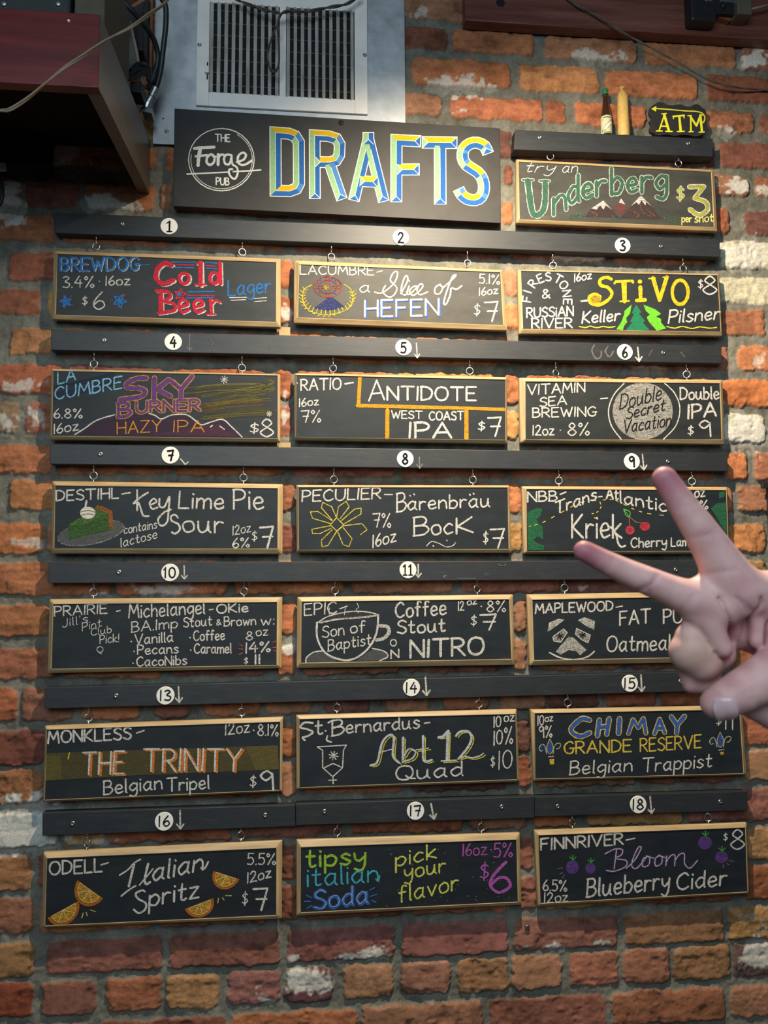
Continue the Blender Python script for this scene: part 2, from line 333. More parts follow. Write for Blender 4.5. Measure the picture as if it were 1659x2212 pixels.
bm = bmesh.new(); box(bm, -3, 3, -3.9, .25, -.05, 0); fl = mesh_obj('floor', bm, wood('floor_boards', (.05, .035, .025), (.12, .08, .05))); fl['kind'] = 'structure'
bm = bmesh.new(); box(bm, WX0, WX1, .012, .2, 0, WZ1 + ZC); wc = mesh_obj('wall_core', bm, plain('wall_core_mortar', hexc('6c6a62'), .95)); wc['kind'] = 'structure'
# ------------------------------------------------------------------ chalk engine: stroke alphabet and ribbons
G = {}
def _g(s):
    for ln in s.strip().split('\n'):
        ch, w, d = ln.split(' ', 2); st = []
        for part in d.split('|'):
            sm = part[0] == '~'; part = part.lstrip('~')
            st.append((sm, [tuple(map(float, q.split(','))) for q in part.split()]))
        G[ch] = (float(w), st)
_g('''A 8 0,0 4,10 8,0|1.5,3.4 6.5,3.6
B 6.2 0,0 0,10|~-.4,10 3.6,10 5.2,8 4,5.8 .4,5.2|~.4,5.3 4.6,5 6.2,2.7 4,.3 -.4,0
C 7 ~6.6,8.4 4.4,10 1.2,8.2 0,5 1.2,1.4 4,0 7,1.5
D 7 0,0 0,10|~-.4,10 3.4,9.8 6.4,7.6 6.8,4.4 5,1.2 0,0
E 6 6,10 0,10 0,0 6,0|0,5.2 4.8,5.3
F 6 0,0 0,10 6,10|0,5.2 4.8,5.3
G 7 ~6.6,8.6 4.2,10 1,8 0,5 1.2,1.2 4,0 6.4,1.2 6.8,4.4|4.2,4.4 7.6,4.4
H 7 0,0 0,10|7,0 7,10|0,5 7,5.2
I .8 .2,0 .6,10
J 4.4 ~4.2,10 4.2,3 3,.2 1,.3 0,2
K 6.5 0,0 0,10|6,10 .3,4.6 6.5,0
L 5.5 0,10 0,0 5.5,0
M 9 0,0 1.2,10 4.5,3.2 7.8,10 9,0
N 7 0,0 0,10 7,0 7,10
O 8 ~3.8,10 1.2,8.7 0,5 1.2,1.2 4,0 6.8,1.3 8,5 6.8,8.8 3.8,10
P 6 0,0 0,10|~-.4,10 4,9.9 6,7.8 4.6,5.2 .2,4.5
Q 8 ~3.8,10 1.2,8.7 0,5 1.2,1.2 4,0 6.8,1.3 8,5 6.8,8.8 3.8,10|~4.6,2.8 6.5,1 9,.4
R 6.5 0,0 0,10|~-.4,10 4,9.9 6,7.8 4.6,5.4 .2,4.8|2.4,4.9 6.6,0
S 6 ~6,8.6 3.6,10 .8,8.6 1,6.4 4.6,4.6 6.2,2.4 4,0 0,1.2
T 8 0,10 8,10|4,10 4,0
U 7 ~0,10 0,3.4 1.4,.5 4,0 6.2,1.6 7,4.6 7,10
V 8 0,10 4,0 8,10
W 10 0,10 2.6,0 5,7.5 7.4,0 10,10
X 7 0,10 7,0|7,10 0,0
Y 7.6 0,10 3.8,5.2|7.6,10 3.8,5.2 3.6,0
Z 7.4 .2,10 7,10 0,0 7.4,0
a 6 ~5,5.4 2.6,6.2 0,3.2 1.8,0 4.6,2|~5.1,6.1 4.9,1.4 6,0
b 5.4 0,10 .1,0|~0,4.4 2.8,6 5.3,3.6 3.6,.2 0,.5
c 5 ~4.8,5.2 2.6,6.1 0,3 1.8,0 5,1
d 5.6 ~5,5.2 2.6,6.1 0,3.2 1.8,0 4.8,1.8|5.1,10 5,1 5.6,0
e 5.2 ~.3,2.9 4.6,3.6 3.6,6 1.2,5.6 0,2.8 1.8,0 5.2,1
f 4.4 ~4.4,9.2 3,10 1.7,8.4 1.6,0|0,5.8 4,6
g 5.4 ~5,5.4 2.6,6.2 0,3.5 1.8,.8 4.8,2.6|~5.2,6.1 5.2,-1 3.4,-3.6 .3,-2.6
h 5 0,10 0,0|~0,3.8 2.5,6 4.6,4.6 4.9,0
i .6 .2,6 .3,0|.2,8.7 .5,8.3
j 3 ~2.6,6 2.6,-1.5 1.4,-3.4 0,-2.6|2.5,8.7 2.8,8.3
k 5 0,10 0,0|4.6,6 .2,2.6 5.2,0
l 1 .1,10 .3,.4 1,0
m 8.2 0,6 0,0|~0,4 2.2,6 3.9,4.6 4,0|~4,4 6.2,6 7.9,4.6 8.2,0
n 5.2 0,6 0,0|~0,4 2.6,6 4.6,4.6 5.2,0
o 5.4 ~2.6,6 .6,5 0,3 1,.5 2.8,0 5,1.1 5.4,3.3 4.4,5.5 2.6,6
p 5.4 0,6 0,-4|~0,4.5 3,6 5.4,3.6 3.6,.2 0,.8
q 5.4 ~5,5.4 2.6,6.1 0,3.2 1.8,.2 4.8,1.8|5,6 5,-4
r 4 0,6 0,0|~0,3.8 1.8,5.8 4,5.5
s 4.6 ~4.4,5.2 2.4,6.2 .5,4.9 2.2,3.3 4.6,1.8 2.6,0 0,.7
t 4.4 ~1.8,9.2 1.7,1.6 2.8,.1 4.4,.8|0,6 4,6.1
u 6 ~0,6 .2,1.6 1.9,0 4.2,1.6 4.9,6|4.9,4 5,1 6,0
v 5 0,6 2.4,0 5,6
w 7.2 0,6 1.8,0 3.6,5 5.4,0 7.2,6
x 5 0,6 5,0|5,6 0,0
y 5.2 ~0,6 .5,3 2.4,1.8 4.8,4|~5.2,6 4.9,-.5 3.2,-3.7 .2,-2.6
z 5 0,6 4.6,6 0,0 5,0
0 6 ~3,10 .8,8.4 0,5 .8,1.5 3,0 5.2,1.5 6,5 5.2,8.4 3,10
1 .8 .2,0 .5,10
2 6 ~.2,7.8 2.4,10 5,8.6 4.4,5.6 0,.2|0,.2 3,.3 6.2,0
3 5.4 ~.3,9 2.8,10 5,8.3 2,5.5 5.5,3.4 4,.3 0,.8
4 6.2 3.8,10 0,3.9 6.2,3.8|4.6,7 4.4,0
5 5.4 5.4,10 1,10 .6,5.6|~.6,5.6 3.5,6.4 5.4,3.5 3.6,.3 0,.7
6 5 ~4,10 1,6 0,2.5 2.2,0 5,1.8 4.4,4.4 2.4,4.9 .3,2.8
7 6.4 ~0,9.4 3,9.6 6.4,10|6.4,10 3.6,0|1.4,5 6,5.2
8 5.8 ~3,5.4 .8,7.6 2.8,10 5,7.8 3,5.4 0,2.5 2.8,0 5.8,2.4 3,5.4
9 5.4 ~5,8.2 2.6,10 0,7.6 2.2,5.2 5,7.6|5,8.6 5.4,0
% 8 ~1.3,10 0,8.5 1.3,7 2.6,8.5 1.3,10|6.8,10 1,0|~6.4,3.2 5,1.6 6.4,0 7.8,1.6 6.4,3.2
$ 5 ~4.7,7.6 2.6,8.7 .5,7.2 2.4,5.2 4.8,3.4 2.6,1.4 0,2.4|2.8,10 2.2,0
& 6 ~6,.2 1.2,6.6 1,9 3,9.6 4,8 .6,3.6 0,1.6 2,0 5.6,4
- 4 0,5 4,5.4
. .4 0,0 .3,.5
· .4 0,4.2 .3,4.9
: .6 .1,5.4 .4,5.8|.1,.6 .4,1
! 1 .5,10 .3,3|.2,.2 .4,.6
' .5 .3,10 .1,8''')
CM = {}
def chalk_mat(h, cover=.84):
    key = (h, cover)
    if key not in CM:
        t = NT('chalk_' + h).set(Roughness=.9); t.b.inputs['Specular IOR Level'].default_value = .2
        v = t.coord(); f = t.noise(v, 900, 2, .75) if cover > .6 else t.noise(v, 560, 4, .8)
        g = t.noise(t.coord((90, 90, 420)), 1, 3)
        ad = t.n('ShaderNodeMath', _operation='MULTIPLY_ADD'); ad.inputs[1].default_value = .35; t.l(g, ad.inputs[0]); t.l(f, ad.inputs[2])
        lo = 1.01 - cover * .5; sp = .13 if cover > .55 else .2; c0 = np.array((.014, .018, .022)); c1 = np.array(hexc(h)) * .82; k = 0 if cover > .55 else .35 * cover
        t.l(t.ramp(ad.outputs[0], [(max(0, lo - sp), tuple(c0 + (c1 - c0) * k)), (min(1, lo + sp), tuple(c0 + (c1 - c0) * (1 if cover > .55 else .12 + .75 * cover)))]), t.b.inputs['Base Color'])
        CM[key] = t.m
    return CM[key]
def paint_mat(h):
    key = (h, 'paint')
    if key not in CM: CM[key] = plain('paint_' + h, hexc(h), .7, spec=.15, scale=220, vary=.14)
    return CM[key]
class Chalk:
    """strokes and fills given in the coordinates of an enlarged view (x0, y0, scale) of one board"""
    def __init__(s, view, y, root, mat=chalk_mat):
        s.v, s.y, s.root, s.mat = view, y, root, mat; s.bm = None; s.cnt = {}
    def pt(s, p, layer): return P(s.v[0] + p[0] / s.v[2], s.v[1] + p[1] / s.v[2], s.y - .00025 - .00022 * layer - s.eps())
    ne = 0
    def eps(s): return Chalk.ne % 90 * 1.6e-6
    def part(s, name):
        s.done(); s.name = name; s.bm = bmesh.new(); s.ms = []; return s
    def done(s):
        if s.bm is not None and len(s.bm.faces):
            mesh_obj(s.name, s.bm, s.ms, s.root)
        s.bm = None
    def mi(s, col, cover):
        m = s.mat(col, cover) if s.mat is chalk_mat else s.mat(col)
        if m not in s.ms: s.ms.append(m)
        return s.ms.index(m)
    def face(s, pts, k, layer):
        Chalk.ne += 1
        vs = [s.bm.verts.new(s.pt(p, layer)) for p in pts]
        f = s.bm.faces.new(vs); f.material_index = k
    def ribbon(s, pts, w, col, layer=1, cover=.84, jit=.12, closed=False, depth=0):
        w0 = w
        k = s.mi(col, cover); pts = [np.array(p, float) for p in pts]
        if s.mat is chalk_mat and w < 20: w *= .88
        q = [pts[0]]
        for p in pts[1:]:
            if np.hypot(*(p - q[-1])) > .25: q.append(p)
        if len(q) < 2: q.append(q[0] + np.array([w * .3, 0]))
        if depth == 0:
            cut = [0] + [i for i in range(1, len(q) - 1) if np.dot(q[i] - q[i - 1], q[i + 1] - q[i]) < .55 * np.hypot(*(q[i] - q[i - 1])) * np.hypot(*(q[i + 1] - q[i]))] + [len(q) - 1]
            if len(cut) > 2:
                for a, b in zip(cut[:-1], cut[1:]): s.ribbon(q[a:b + 1], w0, col, layer, cover, jit, False, 1)
                return
        L, R = [], []
        for i, p in enumerate(q):
            a = q[i - 1] if i else p; b = q[i + 1] if i < len(q) - 1 else p
            t = b - a; t = t / (np.hypot(*t) + 1e-9); n = np.array([-t[1], t[0]])
            hw = w / 2 * (1 + rnd.uniform(-jit, jit)); L.append(p + n * hw); R.append(p - n * hw)
        for i in range(len(q) - 1):
            s.face([L[i], L[i + 1], R[i + 1], R[i]], k, layer)
            if i:
                t0 = q[i] - q[i - 1]; t1 = q[i + 1] - q[i]
                if np.dot(t0, t1) < .8 * np.hypot(*t0) * np.hypot(*t1): s.disc(q[i], w / 2, k, layer)
        s.disc(q[0], w / 2 * .95, k, layer); s.disc(q[-1], w / 2 * .95, k, layer)
    def disc(s, c, r, k, layer):
        s.face([c + r * np.array([math.cos(a), math.sin(a)]) for a in [2 * math.pi * j / 8 for j in range(8)]], k, layer)
    def parse(s, d): return [tuple(map(float, q.split(','))) for q in d.split()]
    def s_(s, d, w, col, sm=True, closed=False, layer=1, out=None, sh=None, cover=.84):
        """strokes 'x,y x,y|x,y ..'; out=(colour, extra width) outline beneath; sh=(colour, dx, dy, width) offset beneath"""
        for st in d.split('|'):
            p = s.parse(st); p = catmull(p, 6, closed) if sm and len(p) > 2 else (p + [p[0]] if closed else p)
            if sh: s.ribbon([(a[0] + sh[1], a[1] + sh[2]) for a in p], sh[3], sh[0], layer, cover)
            if out: s.ribbon(p, w + 2 * out[1], out[0], layer, cover)
            s.ribbon(p, w, col, layer + (1 if out or sh else 0), cover)
        return s
    def f(s, d, col, cover=.8, layer=0, sm=False):
        p = s.parse(d) if isinstance(d, str) else d
        if sm: p = [tuple(a) for a in catmull(p, 5, True)][:-1]
        k = s.mi(col, cover); Chalk.ne += 1; vs = [s.bm.verts.new(s.pt(a, layer)) for a in p]
        for tri in tessellate_polygon([[Vector((a[0], a[1], 0)) for a in p]]):
            try: s.bm.faces.new([vs[i] for i in tri]).material_index = k
            except ValueError: pass
        return s
    def e(s, cx, cy, rx_, ry_, col, w=0, cover=.84, layer=1, a0=0, a1=360, rot=0):
        n = 28; c, sn = math.cos(math.radians(rot)), math.sin(math.radians(rot)); p = []
        for i in range(n + 1):
            a = math.radians(a0 + (a1 - a0) * i / n); u, v = rx_ * math.cos(a), ry_ * math.sin(a)
            p.append((cx + u * c - v * sn, cy + u * sn + v * c))
        if w: s.ribbon(p, w, col, layer, cover)
        else: s.f(p[:-1], col, cover, layer)
        return s
    def t(s, text, x0, y0, x1, y1, h, col='d6d3cc', w=9, layer=1, sh=None, out=None, slant=0., cover=.84, gap=2.0):
        x = 0; lay = []
        for ch in text:
            if ch == ' ': x += 4; continue
            gw, st = G[ch]; lay.append((x, st)); x += gw + gap
        tot = x - gap; d = math.hypot(x1 - x0, y1 - y0); ux, uy = (x1 - x0) / d, (y1 - y0) / d; sx = d / max(tot, .1); sy = h / 10
        if tot < 1.2: sx = sy
        vx, vy = -uy * .35, 1.0
        vx = 0
        for pas in ((0, 1) if (sh or out) else (1,)):
            for gx_, st in lay:
                ty = rnd.uniform(-.15, .15)
                for sm, pts in st:
                    q = catmull(pts, 6) if sm else pts
                    pp = []
                    for a, b in q:
                        b2 = b + ty; X = (gx_ + a + slant * b2) * sx
                        pp.append((x0 + ux * X, y0 + uy * X - b2 * sy))
                    if pas == 0:
                        if sh: s.ribbon([(a + sh[1], b + sh[2]) for a, b in pp], sh[3], sh[0], layer, cover)
                        if out: s.ribbon(pp, w + 2 * out[1], out[0], layer, cover)
                    else: s.ribbon(pp, w, col, layer + (1 if sh or out else 0), cover)
        return s
    def c1(s, ch, cx, cy, h, rot, col='d6d3cc', w=9):
        gw, st = G[ch]; a = math.radians(rot); c, sn = math.cos(a), math.sin(a); k = h / 10
        for sm, pts in st:
            q = catmull(pts, 6) if sm else pts
            s.ribbon([(cx + ((u - gw / 2) * c + (v - 5) * sn) * k, cy + ((u - gw / 2) * sn - (v - 5) * c) * k) for u, v in q], w, col)
        return s
    def star(s, cx, cy, r, w, col, n=3, rot=0):
        for i in range(n):
            a = math.radians(rot + 180 * i / n); dx, dy = r * math.cos(a), r * math.sin(a)
            s.ribbon([(cx - dx, cy - dy), (cx + dx, cy + dy)], w, col)
        return s
    def star5(s, cx, cy, r, col, w=0, rot=0, layer=1):
        p = [(cx + (r if i % 2 == 0 else r * .45) * math.sin(math.radians(36 * i + rot)), cy - (r if i % 2 == 0 else r * .45) * math.cos(math.radians(36 * i + rot))) for i in range(10)]
        if w: s.ribbon(p + [p[0]], w, col, layer)
        else: s.f(p, col, .84, layer)
        return s
    def arrow(s, x0, y0, x1, y1, hd=16, w=6, cover=.8):
        a = math.atan2(y1 - y0, x1 - x0)
        s.ribbon([(x0, y0), (x1, y1)], w, 'dcd8ce', 1, cover)
        for da in (2.5, -2.5): s.ribbon([(x1, y1), (x1 + hd * math.cos(a + da), y1 + hd * math.sin(a + da))], w, 'dcd8ce', 1, cover)
        return s
# ------------------------------------------------------------------ rails with number discs
YF = -.022                                       # front plane of rails and board frames
V = {1: (90, 440, 3.016), 2: (600, 480, 3.19), 3: (1090, 490, 2.916), 4: (90, 700, 3.016), 5: (600, 710, 3.19), 6: (1090, 720, 2.916), 7: (90, 950, 3.016), 8: (600, 960, 3.19), 9: (1090, 960, 2.916),
     10: (90, 1200, 3.016), 11: (600, 1200, 3.13), 12: (1100, 1200, 2.968), 13: (80, 1450, 2.9625), 14: (600, 1450, 3.072), 15: (1110, 1430, 3.022), 16: (70, 1720, 2.9105), 17: (600, 1700, 3.016), 18: (1120, 1690, 3.078),
     'D': (360, 220, 2.242), 'U': (1080, 160, 2.865)}
def pv(k, u, v): return V[k][0] + u / V[k][2], V[k][1] + v / V[k][2]
def screw(root, px, py, y=YF, mat=None, r=.0042):
    c = P(px, py, y); bm = bmesh.new()
    lathe(bm, c, [(r, -.001), (r, .0006), (r * .8, .0014), (r * .35, .0017), (r * .3, .0009)], 16, 'y')
    o = mesh_obj('screw', bm, mat or M_SCREW, root, True); return o
def quadpts(corn, y): return [P(a, b, y) for a, b in corn]
def rail(corn, label, mat=M_RAIL, yf=YF):
    c = quadpts(corn, yf)
    root = thing('rail', Vector((c[0].x / 2 + c[1].x / 2, 0, min(c[2].z, c[3].z))), label, 'rail', 'black rails the boards hang from')
    bm = bmesh.new(); prism(bm, [c[0], c[3], c[2], c[1]], -.0004); mesh_obj('bar', bm, mat, root, bevel=.0009)
    return root, (min(p.z for p in c[2:]), corn)
RAILS = {}
def add_rail(key, corn, label, screws, **kw):
    r, info = rail(corn, label, **kw); RAILS[key] = (r, corn, kw.get('yf', YF))
    for p in screws: screw(r, *p, y=kw.get('yf', YF))
    return r
add_rail(1, [(115.5, 459), (1555, 517), (1555, 555), (118, 503)], 'topmost long black rail with white discs 1, 2 and 3', [(264, 484), (1428, 532)])
add_rail(2, [(110, 711.6), (1558.8, 747), (1558.8, 785), (110, 756)], 'long black rail with white discs 4, 5 and 6 and chalk smudges', [(225, 735), (1433, 762)])
add_rail(3, [(108, 959), (1572, 979), (1572, 1017.6), (108, 1002.4)], 'long black rail with white discs 7, 8 and 9', [(217, 981), (1443, 997)])
add_rail(4, [(105, 1215), (1575, 1210), (1575, 1250), (105, 1260)], 'long black rail with white discs 10 and 11, running behind the fingers', [(257, 1236), (1460, 1231)])
add_rail(5, [(97, 1485), (1590, 1449), (1590, 1491), (95, 1531)], 'long black rail with white discs 13, 14 and 15, running behind the thumb', [(251, 1503), (1470, 1472)])
add_rail(6, [(91.3, 1756), (638, 1738.2), (638, 1785), (91.3, 1806)], 'short black rail at the lower left with white disc 16', [(157, 1779), (573, 1761)])
add_rail(7, [(639, 1736.5), (1154.5, 1720.5), (1154.5, 1767), (639, 1783)], 'short black rail at the bottom centre with white disc 17', [(701, 1753), (1084, 1743)])
add_rail(8, [(1155.5, 1722), (1615, 1709.5), (1615, 1751), (1155.5, 1764.5)], 'short black rail at the lower right with white disc 18', [(1205, 1742), (1556, 1732)])
YU = -.026
add_rail('U', [(1113, 280), (1540, 300), (1540, 338), (1110, 323)], 'short black rail at the upper right carrying two small bottles and a sign', [(1166, 297), (1487, 310)], yf=YU)
ND = {1: (1, 830, 148), 2: (1, 848, 106), 3: (1, 743, 118), 4: (2, 857, 117), 5: (2, 866, 131), 6: (2, 757, 119), 7: (3, 839, 101), 8: (3, 878, 100), 9: (3, 801, 108), 10: (4, 837, 111), 11: (4, 880, 97), 13: (5, 822, 155), 14: (5, 887, 108), 15: (5, 756, 139), 16: (6, 828, 157), 17: (7, 897, 155), 18: (8, 795, 147)}
for n, (rk, u, v) in ND.items():
    root = RAILS[rk][0]; px, py = pv(n, u, v); c = P(px, py, YF)
    bm = bmesh.new(); lathe(bm, c, [(.0152, -.0002), (.0152, .0011), (.0147, .0016)], 36, 'y')
    d = mesh_obj('number_disc', bm, M_DISC, root)
    K = Chalk((px, py, 1.), YF - .0016, d, lambda h: M_INK).part('numeral')
    s = str(n); h = 22
    if len(s) == 1:
        gw = G[s][0] * 1.9
        K.t(s, -gw / 2 + (.0 if n != 1 else 1), h / 2, gw / 2 + (.1 if n != 1 else 0), h / 2 - .1, h, 'ink', 3.8)
        if n == 1: K.ribbon([(-5, -7), (1.2, -11)], 2.4, 'ink'); K.ribbon([(-4.5, 11), (6, 11)], 2.6, 'ink')
    elif n == 11: K.s_('-6,11 -6,-11 -10,-7|6,11 6,-11 2,-7|-10,11 -2,11|2,11 10,11', 2.8, 'ink', False)
    else:
        K.t(s, -11, h / 2, 11, h / 2 - .5, h, 'ink', 3.0, gap=3.2)
        if n == 10: K.ribbon([(-14, -6), (-9.5, -10.5)], 2.2, 'ink')
    K.done(); d.location = d.location
AR = {4: (965, 70, 963, 172, 30, 5), 5: (955, 100, 962, 200, 30, 9), 6: (838, 88, 848, 176, 34, 11), 8: (975, 88, 978, 164, 36, 8), 9: (868, 62, 878, 160, 34, 10), 10: (928, 66, 930, 155, 32, 9), 11: (950, 60, 950, 148, 34, 12), 13: (905, 100, 910, 200, 36, 12), 14: (980, 40, 988, 160, 40, 13), 15: (830, 85, 835, 192, 36, 12), 16: (928, 90, 930, 205, 36, 12), 17: (998, 110, 1018, 208, 36, 14), 18: (875, 95, 885, 206, 34, 12)}
for n, a in AR.items():
    K = Chalk(V[n], YF, RAILS[ND[n][0]][0]).part('chalk_arrow'); K.arrow(*a[:4], hd=a[4], w=a[5], cover=.5 if n in (4, 8) else .78); K.done()
K = Chalk(V[7], YF, RAILS[3][0]).part('chalk_arrow'); K.s_('905,125 935,160 955,145', 10, 'dcd8ce', False); K.done()
K = Chalk(V[6], YF, RAILS[2][0]).part('chalk_smudge')
K.s_('565,75 550,110 575,158 605,150 610,115|650,85 635,115 660,148 685,115', 12, 'b8b4aa', cover=.45); K.part('chalk_smudge').s_('905,150 925,105 910,140 935,100', 5, 'a8a49c', cover=.4); K.part('chalk_smudge').s_('1110,120 1135,150', 10, 'a8a49c', cover=.35); K.done()
K = Chalk(V[4], YF, RAILS[2][0]).part('chalk_smudge'); K.s_('1090,95 1135,140|1110,110 1120,180', 10, 'a8a49c', cover=.4); K.s_('1480,140 1488,160', 9, 'a8a49c', cover=.4); K.done()
K = Chalk(V[11], YF, RAILS[4][0]).part('chalk_smudge'); K.s_('1215,155 1340,155|1490,60 1530,70 1540,50', 6, '9fb0b4', cover=.5); K.e(1132, 142, 9, 9, 'c8ccc8', 4, .6); K.e(1415, 128, 14, 6, '7fa8b8', 4, .5); K.done()
# ------------------------------------------------------------------ chalkboards
BO = {1: [(116, 541), (606.5, 558.7), (606.5, 708), (111.5, 690)], 2: [(635, 562), (1086, 583), (1096, 714.5), (634, 698)], 3: [(1118, 582.6), (1553.6, 592), (1560.5, 726), (1121, 721.5)],
      4: [(110.5, 796), (605.6, 808.4), (605.6, 955), (107, 950)], 5: [(636, 806), (1094.6, 814.4), (1096, 958.6), (636, 950.7)], 6: [(1121.5, 816), (1561.5, 820.5), (1565, 960), (1123.6, 956.6)],
      7: [(112.5, 1039), (611.5, 1045.5), (610, 1197), (110, 1196)], 8: [(640, 1048), (1100.6, 1048.7), (1104.7, 1194.5), (641, 1193.5)], 9: [(1127, 1050), (1571, 1052), (1576, 1196), (1130.5, 1196)],
      10: [(106.6, 1294), (610, 1289.5), (608, 1443.7), (102.6, 1454.6)], 11: [(642, 1289.5), (1108.6, 1284), (1112, 1436.4), (640, 1443.5)], 12: [(1137.7, 1284), (1585, 1276.5), (1591, 1429), (1143.8, 1437.5)],
      13: [(97.5, 1568), (611.6, 1549), (609, 1710), (93, 1733)], 14: [(639.7, 1545), (1116, 1532), (1122, 1688.6), (639.7, 1705.5)], 15: [(1145.7, 1533), (1603, 1524), (1613, 1674), (1153, 1687.4)],
      16: [(93.4, 1841), (610, 1815.5), (608.7, 1984.6), (90.6, 2004.5)], 17: [(640.5, 1814.4), (1123, 1798.8), (1127, 1954.6), (640, 1978.5)], 18: [(1154, 1794), (1613, 1777), (1618.7, 1930), (1162, 1958)], 'U': [(1115, 344), (1543, 367), (1550, 500), (1115, 482)]}
BI = {1: [(124, 548), (596.6, 566.7), (595.6, 695), (120, 679)], 2: [(647, 571), (1081, 588), (1087, 702), (644, 685)], 3: [(1126, 585), (1551, 594.6), (1558, 716), (1130.5, 710)],
      4: [(114.5, 801), (599.6, 811), (599, 947), (111.5, 941)], 5: [(641, 810), (1092, 820), (1092, 950), (639, 943.5)], 6: [(1135.6, 824), (1555.7, 828), (1560, 949), (1136, 949)],
      7: [(119, 1049), (599.6, 1055), (599, 1185), (116.5, 1185)], 8: [(645.5, 1052.5), (1097, 1053), (1099, 1186), (646, 1188)], 9: [(1138, 1056.7), (1569.5, 1059), (1574, 1190), (1138.7, 1191.5)],
      10: [(115, 1305.4), (598, 1301), (597, 1437), (110.6, 1445)], 11: [(651.8, 1300), (1100, 1295), (1104.8, 1423.6), (650.5, 1432)], 12: [(1150.5, 1296), (1579, 1287.5), (1584, 1418), (1154.6, 1426.4)],
      13: [(101, 1576.6), (605, 1559.7), (604, 1707), (96, 1728.5)], 14: [(647, 1554), (1113.7, 1542.8), (1117.6, 1684), (647, 1701.6)], 15: [(1155.7, 1541), (1598, 1533), (1607, 1671), (1157, 1683)],
      16: [(101, 1855), (596.7, 1832.4), (596.4, 1977.7), (96.8, 2000.5)], 17: [(650, 1831), (1115.6, 1814.4), (1119, 1948.7), (649.7, 1972)], 18: [(1164, 1805), (1610.6, 1788.4), (1616, 1927), (1168, 1952)], 'U': [(1121, 349), (1537, 371), (1543, 490), (1123, 473)]}
EY = {1: ((1, 355, 278), (1, 1307, 322)), 2: ((2, 370, 238), (2, 1308, 282)), 3: ((3, 305, 240), (3, 1125, 262)), 4: ((4, 340, 255), (4, 1305, 280)), 5: ((5, 381, 275), (5, 1323, 295)), 6: ((6, 323, 247), (6, 1147, 255)), 7: ((7, 338, 238), (7, 1315, 250)), 8: ((8, 387, 240), (8, 1344, 245)), 9: ((9, 342, 238), (9, 1180, 238)),
      10: ((10, 338, 245), (10, 1317, 237)), 11: ((11, 387, 238), (11, 1348, 230)), 12: ((12, 355, 218), (12, 1330, 195)), 13: ((13, 330, 300), (13, 1310, 262)), 14: ((14, 392, 250), (14, 1336, 228)), 15: ((15, 352, 275), (15, 1240, 252)), 16: ((16, 342, 303), (16, 1312, 253)), 17: ((17, 388, 300), (17, 1327, 258)), 18: ((18, 358, 285), (18, 1262, 248)), 'U': (('U', 312, 515), ('U', 1105, 550))}
RK = {k: (k + 2) // 3 for k in range(1, 16)}; RK.update({16: 6, 17: 7, 18: 8, 'U': 'U'})
LB = {1: 'framed chalkboard under disc 1 with fat red lettering and blue stars', 2: 'framed chalkboard under disc 2 with a red sun, blue hill and yellow wreath', 3: 'framed chalkboard under disc 3 with tall yellow letters and green fir trees',
      4: 'framed chalkboard under disc 4 with purple letters outlined in orange over a mountain ridge', 5: 'framed chalkboard under disc 5 divided by thick gold chalk bars', 6: 'framed chalkboard under disc 6 with a filled white chalk circle',
      7: 'framed chalkboard under disc 7 with a drawn slice of green pie on a plate', 8: 'framed chalkboard under disc 8 with a yellow outlined flower', 9: 'framed chalkboard behind the fingertips with two red cherries and green land shapes',
      10: 'framed chalkboard under disc 10 with a list of dotted ingredients in white', 11: 'framed chalkboard under disc 11 with a drawn coffee cup and saucer', 12: 'framed chalkboard behind the hand with a white chalk dog face',
      13: 'framed chalkboard under disc 13 with a yellow band and orange shadowed lettering', 14: 'framed chalkboard under disc 14 with a drawn shield and yellow edged lettering', 15: 'framed chalkboard under disc 15 with blue and gold lettering and two lilies',
      16: 'framed chalkboard under disc 16 with four drawn orange slices', 17: 'framed chalkboard under disc 17 with green, cyan and blue words', 18: 'framed chalkboard under disc 18 with purple blueberries and purple script', 'U': 'framed chalkboard at the upper right with green arched lettering and mountains'}
YS = YF + .0022
BRD = {}
